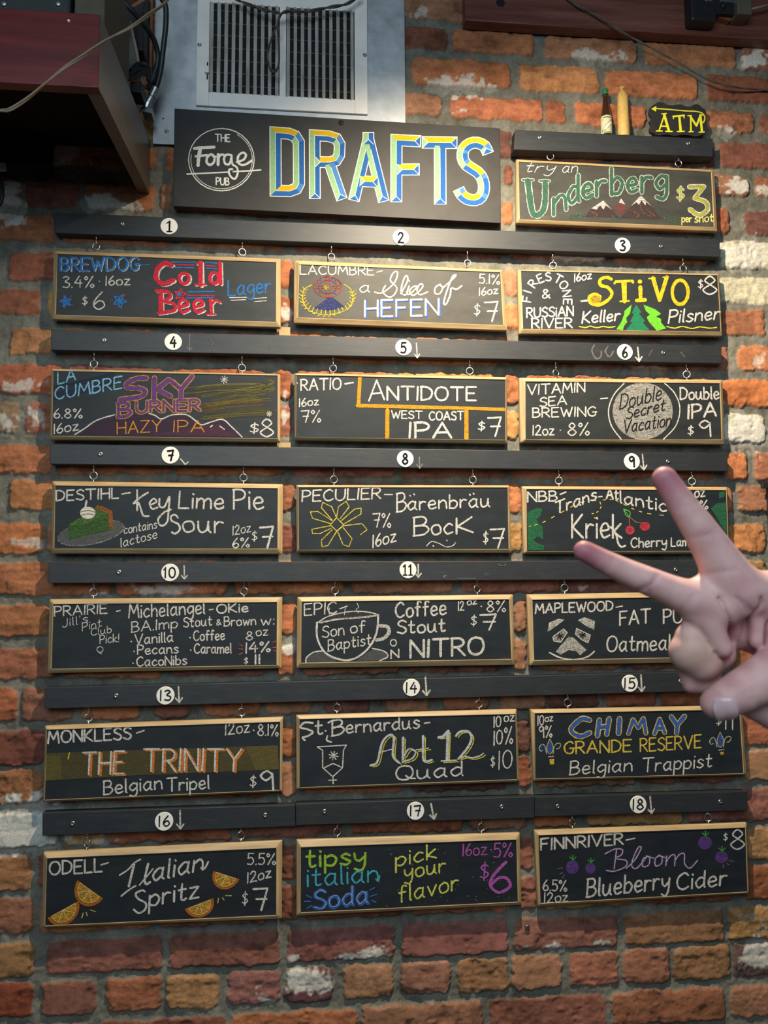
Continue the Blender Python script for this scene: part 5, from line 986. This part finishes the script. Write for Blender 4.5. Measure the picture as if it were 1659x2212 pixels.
# things at the left frame edge below the shelf
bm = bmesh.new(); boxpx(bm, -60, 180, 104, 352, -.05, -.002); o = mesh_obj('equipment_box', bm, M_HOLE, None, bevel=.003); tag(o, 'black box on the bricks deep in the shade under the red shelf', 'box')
bm = bmesh.new(); prism(bm, [P(-30, 350, -.055), P(-30, 368, -.055), P(13, 367, -.055), P(10, 351, -.055)], -.05); o = mesh_obj('tape_tab', bm, plain('pale_tape', hexc('a9a69e'), .7), None); tag(o, 'pale tape tab at the left frame edge under the shelf', 'tape')
wire('hanging_cable', [(-12, 340, -.05), (-2, 380, -.05), (5, 410, -.05), (4, 430, -.048), (-4, 446, -.046), (-20, 460, -.045)], .0032, M_RUBBER, 'black cable loop at the left frame edge below the shelf')
# dark box standing in for a window frame and opening at the right edge
bm = bmesh.new(); a, b2 = P(1655, 1046, -.004), P(1657, 1215, -.004); box(bm, a.x, 1.15, -.012, -.0005, b2.z - .02, a.z)
o = mesh_obj('dark_wall_casing', bm, plain('dark_grey_metal', (.022, .022, .025), .45), None, bevel=.002); tag(o, 'dark metal cabinet edge at the right frame edge beyond the bricks', 'casing')
bm = bmesh.new(); a, b2 = P(1642, 1043, -.012), P(1700, 1056, -.012); box(bm, a.x, 1.16, -.02, -.0124, b2.z, a.z); o2 = mesh_obj('casing_hood', bm, M_BLACK, o, bevel=.001); o2.parent = o
# ------------------------------------------------------------------ screw alone in the brick at the bottom
bm = bmesh.new(); cpt = P(1139, 2003, -.002); lathe(bm, cpt, [(.0045, -.004), (.0045, .001), (.0036, .0018), (.001, .0012)], 16, 'y'); o = mesh_obj('wall_screw', bm, M_SCREW, None, True); tag(o, 'single steel screw set in a brick below the boards', 'screw')
# masking tape tabs seen between the boards
for (px, py, w_, h_, lb) in ((615, 716, 24, 18, 'tan tape scrap on the wall just above the rail with discs 4 and 5'), (615, 962, 26, 12, 'tan tape scrap on the wall under the board of gold bars')):
    bm = bmesh.new(); prism(bm, [P(px - w_ / 2, py - h_ / 2, -.002), P(px - w_ / 2, py + h_ / 2, -.002), P(px + w_ / 2, py + h_ / 2, -.002), P(px + w_ / 2, py - h_ / 2, -.002)], -.0005)
    o = mesh_obj('tape_scrap', bm, plain('tan_tape', hexc('a5875c'), .6), None); tag(o, lb, 'tape', 'tape scraps')
# ------------------------------------------------------------------ bottles and sign standing on the short rail
def on_rail(px, yy):
    q0, q1 = P(1113, 280, YU), P(1540, 300, YU); x = P(px, 280, yy).x
    return Vector((x, yy, q0.z + (q1.z - q0.z) * (x - q0.x) / (q1.x - q0.x)))
M_GLASS = NT('brown_bottle_glass').set(Roughness=.08); M_GLASS.b.inputs['Base Color'].default_value = (.035, .014, .008, 1); M_GLASS.b.inputs['Coat Weight'].default_value = .5; M_GLASS = M_GLASS.m
M_CAPG = plain('green_bottle_cap', hexc('2f6a48'), .35); M_LABEL = plain('cream_label', hexc('b9b596'), .6, scale=150)
yb = -.0135; b0 = on_rail(1310, yb); bo = thing('mini_bottle', b0, 'small brown bottle with a green cap and striped label on the short rail', 'bottle')
R_ = .0104; s_ = .078
bm = bmesh.new(); lathe(bm, b0, [(R_ * .8, 0), (R_, .0015), (R_, .036), (R_ * .97, .041), (R_ * .74, .055), (R_ * .54, .069), (R_ * .46, .082), (R_ * .5, .083), (R_ * .5, .087)], 28); mesh_obj('glass', bm, M_GLASS, bo, True)
bm = bmesh.new(); lathe(bm, b0, [(R_ * .58, .0872), (R_ * .6, .088), (R_ * .56, .0975), (R_ * .5, .0985)], 24); mesh_obj('cap', bm, M_CAPG, bo, True)
bm = bmesh.new(); lathe(bm, b0, [(R_ + .0001, .004), (R_ + .0003, .0042), (R_ + .0003, .0395), (R_ * .98, .0405)], 36, cap=False); lo = mesh_obj('label', bm, M_LABEL, bo, True)
def on_cyl(u, v, r, base): 
    a = u / r; return Vector((base.x + r * math.sin(a), base.y - r * math.cos(a), base.z + v))
class Cyl(Chalk):
    def pt(s, p, layer): return on_cyl(p[0] / 1000, p[1] / 1000, s.y + .00015 * (layer + 1), s.root_base)
cl = Cyl((0, 0, 1), R_ + .0003, lo, paint_mat); cl.root_base = b0; cl.part('label_print')
gcol = '3a6a4c'
def band(x0, y0, x1, y1, w, col, layer):
    n = 10; cl.ribbon([(x0 + (x1 - x0) * i / n, y0 + (y1 - y0) * i / n) for i in range(n + 1)], w, col, layer, 1, 0)
band(-9.5, 10, 9.5, 30, 7.4, gcol, 0); band(-9.5, 36, 9.5, 36, 2, gcol, 0); band(-9, 5.6, 9, 5.6, 1.4, gcol, 0)
x = 0
lay = []
for ch in 'Underberg': lay.append((ch, x)); x += G[ch][0] + 1.8
sc_ = 22 / x
for ch, gx_ in lay:
    for sm, pts in G[ch][1]:
        q = catmull(pts, 4) if sm else pts; q2 = []
        for u, v2 in q:
            a_ = (gx_ + u) * sc_ - 11; b_ = (v2 - 4) * .42; co_, si_ = math.cos(math.radians(45)), math.sin(math.radians(45))
            q2.append((a_ * co_ - b_ * si_, 20 + a_ * si_ + b_ * co_))
        cl.ribbon(q2, .75, 'ece8d2', 1, 1, 0)
cl.done()
b1 = on_rail(1347, -.0138); R2 = .0112
wb = thing('wrapped_bottle', b1, 'small bottle wrapped in tan paper with a twisted top on the short rail', 'bottle')
bm = bmesh.new(); prof = [(R2 * .97, .0012), (R2 * 1.0, .003), (R2 * 1.02, .02), (R2, .05), (R2 * .97, .072), (R2 * .9, .084), (R2 * .7, .091), (R2 * .36, .096), (R2 * .24, .098)]
lathe(bm, b1, prof, 32)
for v_ in bm.verts:
    d = v_.co - b1; a = math.atan2(d.y, d.x); k = 1 + .035 * math.sin(3 * a + d.z * 120) + .02 * math.sin(7 * a - d.z * 60); v_.co.x = b1.x + d.x * k; v_.co.y = b1.y + d.y * k
M_PAPER = plain('tan_wrapping_paper', hexc('bd9c58'), .65, scale=90, vary=.12, bump=.3); mesh_obj('paper_wrap', bm, M_PAPER, wb, True)
bm = bmesh.new(); tube(bm, [b1 + Vector(v_) for v_ in ((0, 0, .096), (-.001, -.001, .100), (-.0035, -.001, .103), (-.001, 0, .1055), (.003, -.001, .1035), (.0045, -.001, .1015))], [.003, .0022, .0026, .0022, .002, .0008], 8); mesh_obj('twisted_top', bm, M_PAPER, wb, True)
bm = bmesh.new(); pts_ = [on_cyl(u, v_, R2 * 1.03, b1) for u, v_ in ((-.006, .088), (-.003, .072), (.002, .06), (.0045, .053), (-.001, .056), (-.007, .047))]; tube(bm, pts_, .0006, 5); mesh_obj('paper_fold', bm, M_PAPER, wb, True)
bm = bmesh.new(); lathe(bm, b1, [(R2 * .86, 0), (R2 * .9, .0016)], 20); mesh_obj('glass_base', bm, M_GLASS, wb)
# cash machine sign leaning on the wall
ab = on_rail(1466, -.018); at_ = thing('arrow_sign', ab, 'small black scalloped sign with yellow capitals and an arrow, leaning on the wall', 'sign')
out = [(925, 230), (932, 205), (950, 190), (985, 172), (1010, 176), (1040, 190), (1075, 192), (1115, 186), (1150, 198), (1180, 200), (1205, 186), (1230, 188), (1250, 205), (1272, 222), (1276, 245), (1268, 268), (1276, 290), (1283, 315), (1270, 335), (1274, 362), (1250, 376), (1215, 386), (1180, 380), (1130, 376), (1080, 382), (1030, 374), (985, 380), (955, 366), (934, 356), (930, 335), (938, 312), (928, 290), (942, 268), (930, 250)]
YA = -.017
fr = catmull([tuple(P(1080 + u / 2.865, 160 + v_ / 2.865, YA)) for u, v_ in out], 4, True)[:-1]
bm = bmesh.new(); prism(bm, [Vector(p) for p in fr][::-1], YA + .008); mesh_obj('plaque', bm, M_SIGN, at_, bevel=.0006)
c = Chalk(V['U'], YA, at_, paint_mat); YY_ = 'd6d434'; c.part('painted_lettering').s_('985,350 1020,246', 9, YY_, False).s_('1016,250 1046,352', 16, YY_, False).s_('998,322 1034,324', 8, YY_, False).s_('968,352 1004,352|1026,354 1066,355|1002,246 1030,244', 8, YY_, False)
c.s_('1072,262 1140,256', 12, YY_, False).s_('1074,260 1074,276|1139,256 1139,272', 7, YY_, False).s_('1110,262 1118,352', 16, YY_, False).s_('1098,356 1140,354', 8, YY_, False)
c.s_('1182,355 1180,258', 9, YY_, False).s_('1176,258 1216,320 1242,254', 12, YY_, False).s_('1240,256 1250,355', 15, YY_, False).s_('1170,357 1196,356|1232,360 1264,358|1162,258 1184,256|1236,252 1254,254', 7, YY_, False)
c.part('painted_arrow').f('936,215 968,197 966,233', YY_, 1, 1).s_('968,213 1060,220 1150,228 1220,232 1256,246 1268,272 1260,298 1254,300', 7, YY_); c.done()
bm = bmesh.new()
for u, v_ in ((992, 188), (1205, 208)): lathe(bm, P(1080 + u / 2.865, 160 + v_ / 2.865, YA), [(.0015, -.0001), (.0015, .0003)], 10, 'y')
mesh_obj('nail_holes', bm, M_HOLE, at_)
# small lost piece on the underside joint of the short rail
# ------------------------------------------------------------------ the raised hand (one continuous skin from a distance field)
HD = .50
def hp(u, v, dz, k):
    if k == 1: px, py = 1200 + u / 3.569, 980 + v / 3.569
    else: px, py = 1420 + u / 5.268, 1180 + v / 5.268
    d = HD - dz / 1000
    return np.array([(px - CX) / F_PX * HD, (py - CY) / F_PX * HD, -dz / 1000.])   # local axes: right, down, away; metres at the hand's distance
R1, R2h = 1 / 3.569 / F_PX * HD, 1 / 5.268 / F_PX * HD
prims = []                                       # (a, b, ra, rb, blend, group)
def chain(pts, k, blend=.004, flat=1.):
    s_ = R1 if k == 1 else R2h
    prims.append(([(hp(a[0], a[1], a[2], k), hp(b[0], b[1], b[2], k), a[3] * s_, b[3] * s_) for a, b in zip(pts[:-1], pts[1:])], blend))
chain([(840, 192, 0, 96), (905, 295, 1, 103), (990, 425, 2, 113), (1085, 560, 2, 128), (1190, 715, 1, 146), (1310, 905, 0, 178), (1430, 1080, 0, 200)], 1, .003)        # raised finger
chain([(207, 748, 4, 82), (285, 787, 4, 85), (380, 838, 4, 92), (520, 903, 3, 101), (690, 975, 3, 110), (870, 1050, 2, 120), (1060, 1130, 1, 150), (1250, 1200, 0, 170)], 1, .003)  # lower raised finger
H2 = lambda *p: chain(p, 2, .006)
H2((560, 520, -3, 190), (980, 500, -2, 250), (1400, 620, -4, 300))                       # root of the two fingers
H2((1400, 620, -6, 320), (1750, 1000, -8, 420))
H2((760, 960, -13, 190), (950, 900, -13, 270), (1300, 1000, -14, 300))                                        # hollow of the palm
chain([(450, 640, 3, 130), (540, 840, 6, 125), (690, 1140, 7, 118)], 2, .0022)           # folded ring finger
chain([(690, 560, 0, 70), (850, 790, 0, 66)], 2, .002)
chain([(930, 560, -1, 60), (1010, 700, -1, 40)], 2, .002)
chain([(1110, 560, 1, 100), (1090, 800, 3, 92), (1090, 1070, 4, 88)], 2, .0022)          # folded skin of the palm
chain([(1290, 800, 2, 95), (1300, 1100, 3, 90)], 2, .0022)
chain([(430, 860, 1, 125), (400, 1050, -1, 190), (390, 1210, -1, 245), (520, 1330, -1, 215)], 2, .006)       # bent knuckle of the ring finger
chain([(520, 1330, -5, 210), (760, 1250, -8, 190)], 2, .004)
chain([(395, 1480, -6, 110), (420, 1590, -5, 108), (620, 1560, -6, 150)], 2, .004)         # little finger behind the thumb
chain([(523, 1705, 19, 172), (640, 1650, 20, 205), (800, 1575, 19, 232), (1000, 1492, 16, 250), (1260, 1390, 11, 290), (1650, 1280, 2, 360)], 2, .0022)   # thumb across the palm
chain([(950, 1740, 2, 150), (1120, 1810, 2, 175), (1320, 1880, 0, 215), (1750, 1700, -4, 380)], 2, .005)   # heel of the hand
chain([(1750, 1000, -8, 420), (1900, 1500, -8, 470), (2500, 2050, 0, 500), (3600, 2900, 25, 640), (5200, 4100, 60, 800)], 2, .01)                   # palm, wrist and forearm
segs_ = [p for ch in prims for p in ch[0]]
lo = np.min([np.minimum(p[0] - p[2], p[1] - p[3]) for p in segs_], 0) - .006
hi = np.max([np.maximum(p[0] + p[2], p[1] + p[3]) for p in segs_], 0) + .006
def field(lo, hi, st):
    n = np.ceil((hi - lo) / st).astype(int) + 1
    ax = [lo[i] + np.arange(n[i]) * st for i in range(3)]
    X, Y, Z = np.meshgrid(*ax, indexing='ij', sparse=True)
    f = np.full(n, 1.0, np.float32)
    for sg_, bl in prims:
        pad = .018; m0 = np.min([np.minimum(a - ra, b - rb) for a, b, ra, rb in sg_], 0) - pad; m1 = np.max([np.maximum(a + ra, b + rb) for a, b, ra, rb in sg_], 0) + pad
        sl = tuple(slice(max(0, int((m0[i] - lo[i]) / st)), min(n[i], int((m1[i] - lo[i]) / st) + 2)) for i in range(3))
        if any(s_.stop <= s_.start for s_ in sl): continue
        x, y, z = X[sl[0]], Y[:, sl[1]], Z[:, :, sl[2]]
        dist = None
        for a, b, ra, rb in sg_:
            d = b - a; t = np.clip(((x - a[0]) * d[0] + (y - a[1]) * d[1] + (z - a[2]) * d[2]) / max(1e-12, d @ d), 0, 1)
            e = np.sqrt((x - a[0] - d[0] * t) ** 2 + (y - a[1] - d[1] * t) ** 2 + (z - a[2] - d[2] * t) ** 2) - (ra + (rb - ra) * t)
            dist = e if dist is None else np.minimum(dist, e)
        c0 = f[sl]; h = np.clip(.5 + .5 * (c0 - dist) / bl, 0, 1)
        f[sl] = np.where(c0 > .5, dist, c0 * (1 - h) + dist * h - bl * h * (1 - h)).astype(np.float32)
    # creases of the skin, pressed in from the palm side
    Xp, Yp = X[:, :, 0], Y[:, :, 0]
    cre = np.zeros((n[0], n[1]), np.float32)
    for pts, k, wd, dp in CREASE:
        q = [hp(u, v, 0, k)[:2] for u, v in pts]; q = catmull(q, 4)
        for a, b in zip(q[:-1], q[1:]):
            d = b - a; t = np.clip(((Xp - a[0]) * d[0] + (Yp - a[1]) * d[1]) / max(1e-12, d @ d), 0, 1)
            e = ((Xp - a[0] - d[0] * t) ** 2 + (Yp - a[1] - d[1] * t) ** 2) / (wd / 1000) ** 2
            cre = np.maximum(cre, dp * 2.0 / 1000 * np.exp(-e))
    f = f + cre[:, :, None] * np.clip((.012 - Z) / .012, 0, 1)
    return f, ax
CREASE = [([(340, 905), (380, 850), (415, 800)], 1, .8, .35), ([(620, 1040), (690, 1000), (745, 930)], 1, 1.0, .7), ([(690, 1075), (720, 1010), (735, 950)], 1, .8, .5), ([(640, 1010), (670, 1040), (700, 1060)], 1, .7, .4),
          ([(890, 425), (960, 410), (1060, 375)], 1, .8, .25), ([(1010, 650), (1090, 625), (1180, 600)], 1, 1.0, .4), ([(1120, 930), (1220, 900), (1330, 880)], 1, 1.2, .4),
          ([(930, 1210), (960, 1150), (1010, 1080)], 1, .9, .35), ([(1000, 1290), (1060, 1330), (1120, 1400)], 1, .9, .5),
          ([(620, 570), (690, 730), (780, 900), (830, 1050), (842, 1260)], 2, 1.0, 1.8), ([(880, 600), (950, 680), (1010, 720)], 2, .7, .9), ([(1060, 560), (1075, 640), (1010, 740), (985, 900), (985, 1150)], 2, 1.1, 1.8), ([(800, 560), (880, 660), (960, 740)], 2, .8, .8),
          ([(1225, 830), (1190, 960), (1175, 1100)], 2, .9, 1.2), ([(580, 1170), (640, 1240), (720, 1270), (800, 1290)], 2, .9, 1.0), ([(830, 1500), (880, 1600), (950, 1730)], 2, .8, .45), ([(1030, 1500), (1080, 1600), (1090, 1690)], 2, .8, .35), ([(310, 900), (400, 930), (470, 1010), (540, 1130)], 2, .8, .6),
          ([(700, 1860), (880, 1810), (1100, 1770)], 2, .9, .9), ([(900, 1880), (1000, 1850), (1080, 1840)], 2, .8, .5)]
def surface_nets(f, ax, st):
    n = np.array(f.shape); s = f < 0
    cnt = np.zeros(n - 1, np.int32); acc = np.zeros((*(n - 1), 3), np.float32)
    corner = [(i, j, k) for i in (0, 1) for j in (0, 1) for k in (0, 1)]
    sub = lambda c, A: A[c[0]:n[0] - 1 + c[0], c[1]:n[1] - 1 + c[1], c[2]:n[2] - 1 + c[2]]
    for i in range(8):
        for j in range(i + 1, 8):
            d = [abs(a - b) for a, b in zip(corner[i], corner[j])]
            if sum(d) != 1: continue
            fa, fb = sub(corner[i], f), sub(corner[j], f); m = (fa < 0) != (fb < 0)
            t = np.where(m, fa / np.where(m, fa - fb, 1), 0)
            for q in range(3): acc[..., q] += np.where(m, corner[i][q] + (corner[j][q] - corner[i][q]) * t, 0)
            cnt += m
    act = cnt > 0; ids = np.full(n - 1, -1, np.int64); ids[act] = np.arange(act.sum())
    w = np.argwhere(act); v = np.stack([ax[q][0] + (w[:, q] + acc[act][:, q] / cnt[act]) * st for q in range(3)], 1)
    quads = []
    for q in range(3):
        o1, o2 = (q + 1) % 3, (q + 2) % 3
        a = np.take(s, range(n[q] - 1), q); b = np.take(s, range(1, n[q]), q); e = np.argwhere(a != b)
        e = e[(e[:, o1] > 0) & (e[:, o2] > 0) & (e[:, o1] < n[o1] - 1) & (e[:, o2] < n[o2] - 1)]
        def cell(d1, d2):
            c_ = e.copy(); c_[:, o1] += d1; c_[:, o2] += d2; return ids[c_[:, 0], c_[:, 1], c_[:, 2]]
        qd = np.stack([cell(-1, -1), cell(0, -1), cell(0, 0), cell(-1, 0)], 1)
        ins = s[e[:, 0], e[:, 1], e[:, 2]]; qd[~ins] = qd[~ins][:, ::-1]; quads.append(qd)
    return v, np.concatenate(quads)
hst = .0011
fld, axs = field(lo, hi, hst); hv, hq = surface_nets(fld, axs, hst); del fld
# neighbour smoothing
for _ in range(6):
    sm_ = np.zeros_like(hv); ct = np.zeros(len(hv))
    for i in range(4):
        for j in (1, 3): np.add.at(sm_, hq[:, i], hv[hq[:, (i + j) % 4]]); np.add.at(ct, hq[:, i], 1)
    hv = hv * .45 + .55 * sm_ / ct[:, None]
def skin_world(v):                               # local hand axes -> world, the hand half a metre from the camera
    cam_ = np.stack([v[:, 0], v[:, 1], v[:, 2] + HD], 1); w = cam_ @ RM
    return np.stack([w[:, 0], w[:, 2] - DC, ZC - w[:, 1]], 1)
hw_ = skin_world(hv); org = hw_.mean(0)
hme = bpy.data.meshes.new('hand'); hme.from_pydata((hw_ - org).tolist(), [], hq.tolist()); hme.update()
hme.polygons.foreach_set('use_smooth', np.ones(len(hme.polygons), bool))
red = np.zeros(len(hv))
for (u, v, k, rad, amt) in ((840, 200, 1, 34, .95), (900, 300, 1, 26, .45), (210, 750, 1, 34, 1.), (290, 790, 1, 24, .5), (700, 1020, 1, 13, .45), (660, 1000, 1, 10, .3), (1110, 620, 1, 14, .35), (460, 760, 2, 20, .4), (720, 900, 2, 22, .35), (840, 430, 2, 20, .35), (950, 620, 2, 20, .4), (830, 980, 2, 16, .8), (990, 900, 2, 12, .8), (1080, 700, 2, 9, .6), (800, 1230, 2, 14, .8), (1080, 1160, 2, 14, .6), (1210, 980, 2, 9, .6), (420, 1600, 2, 14, .55), (640, 1450, 2, 16, .55), (450, 1750, 2, 12, .45), (720, 1700, 2, 8, .5), (550, 1430, 2, 10, .5), (300, 1600, 2, 12, .5)):
    p = hp(u, v, 0, k); e = ((hv[:, :2] - p[:2]) ** 2).sum(1) / (rad * .0005 * .9) ** 2; red = np.maximum(red, amt * np.exp(-e))  # pink skin at tips and creases; shade of the palm hollow put in too
base = np.array(hexc('d4aaa4')); pk = np.array(hexc('ac6a74')); tan = np.array(hexc('b8967e'))
p = hp(380, 1220, 0, 2); knuckle_shade = np.exp(-((hv[:, :2] - p[:2]) ** 2).sum(1) / .014 ** 2) * .7  # shade on the bent knuckle put into the skin as a tan patch
hc = base[None] * (1 - red[:, None]) + pk[None] * red[:, None]; hc = hc * (1 - knuckle_shade[:, None]) + tan[None] * knuckle_shade[:, None]
at_h = hme.color_attributes.new('skin_tone', 'FLOAT_COLOR', 'POINT'); at_h.data.foreach_set('color', np.concatenate([hc, np.ones((len(hc), 1))], 1).astype(np.float32).ravel())
t = NT('skin').set(Roughness=.52); a_ = t.n('ShaderNodeAttribute', _attribute_name='skin_tone'); v = t.coord()
mx = t.n('ShaderNodeMix', _data_type='RGBA', _blend_type='MULTIPLY'); mx.inputs[0].default_value = 1
t.l(a_.outputs['Color'], mx.inputs[6]); t.l(t.ramp(t.noise(v, 90, 5, .65), [(.3, (.90, .85, .86)), (.7, (1.06, 1.05, 1.04))]), mx.inputs[7]); t.l(mx.outputs[2], t.b.inputs['Base Color'])
t.b.inputs['Subsurface Weight'].default_value = .25; t.b.inputs['Subsurface Radius'].default_value = (.006, .0025, .0015); t.b.inputs['Subsurface Scale'].default_value = 1; t.b.inputs['Specular IOR Level'].default_value = .35
t.bump(t.noise(v, 1100, 3, .7), .12, .0004); hme.materials.append(t.m)
hand = bpy.data.objects.new('hand', hme); COL.objects.link(hand); hand.location = org
tag(hand, "bare hand raised at the right with two fingers spread in a V", 'hand')
# thumb nail: a curved plate lying on the thumb's front
out = [(425, 1690), (440, 1630), (480, 1600), (560, 1590), (620, 1600), (660, 1660), (692, 1750), (690, 1820), (650, 1860), (590, 1885), (530, 1893), (480, 1850), (445, 1790), (428, 1740)]
ring = np.array([hp(u, v, 0, 2)[:2] for u, v in catmull(out, 3, True)[:-1]]); cen = ring.mean(0)
tips = hv[(np.abs(hv[:, 0] - cen[0]) < .02) & (np.abs(hv[:, 1] - cen[1]) < .02)]
def surf_z(p):
    d = ((tips[:, :2] - p) ** 2).sum(1); k = d < .0014 ** 2
    return tips[k, 2].min() if k.any() else tips[np.argmin(d), 2]
bm = bmesh.new(); rows = []; m = len(ring)
for f_, lift in ((1.0, -.0003), (.95, .0009), (.86, .0012), (.7, .0014), (.4, .0016), (.12, .0016)):
    rr = cen + (ring - cen) * f_; zz = np.array([surf_z(p) for p in rr]); zz = (np.roll(zz, 1) + zz + np.roll(zz, -1)) / 3 - lift
    w_ = skin_world(np.concatenate([rr, zz[:, None]], 1)) ; rows.append([bm.verts.new(Vector(p)) for p in w_])
for k_, (r0, r1) in enumerate(zip(rows[:-1], rows[1:])):
    for i in range(m):
        f_ = bm.faces.new((r0[i], r0[(i + 1) % m], r1[(i + 1) % m], r1[i])); dx_, dy_ = ring[i] - cen
        if k_ == 1 and dx_ < -.0012 and dy_ > -dx_ * .2 - .0045: f_.material_index = 1
bm.faces.new(rows[-1]); bmesh.ops.recalc_face_normals(bm, faces=bm.faces)
edge = plain('nail_free_edge', hexc('d8c4c4'), .35)
nail = mesh_obj('thumb_nail', bm, [plain('nail', hexc('c9a6a8'), .22, spec=.6, scale=60, vary=.05), edge], hand, True)
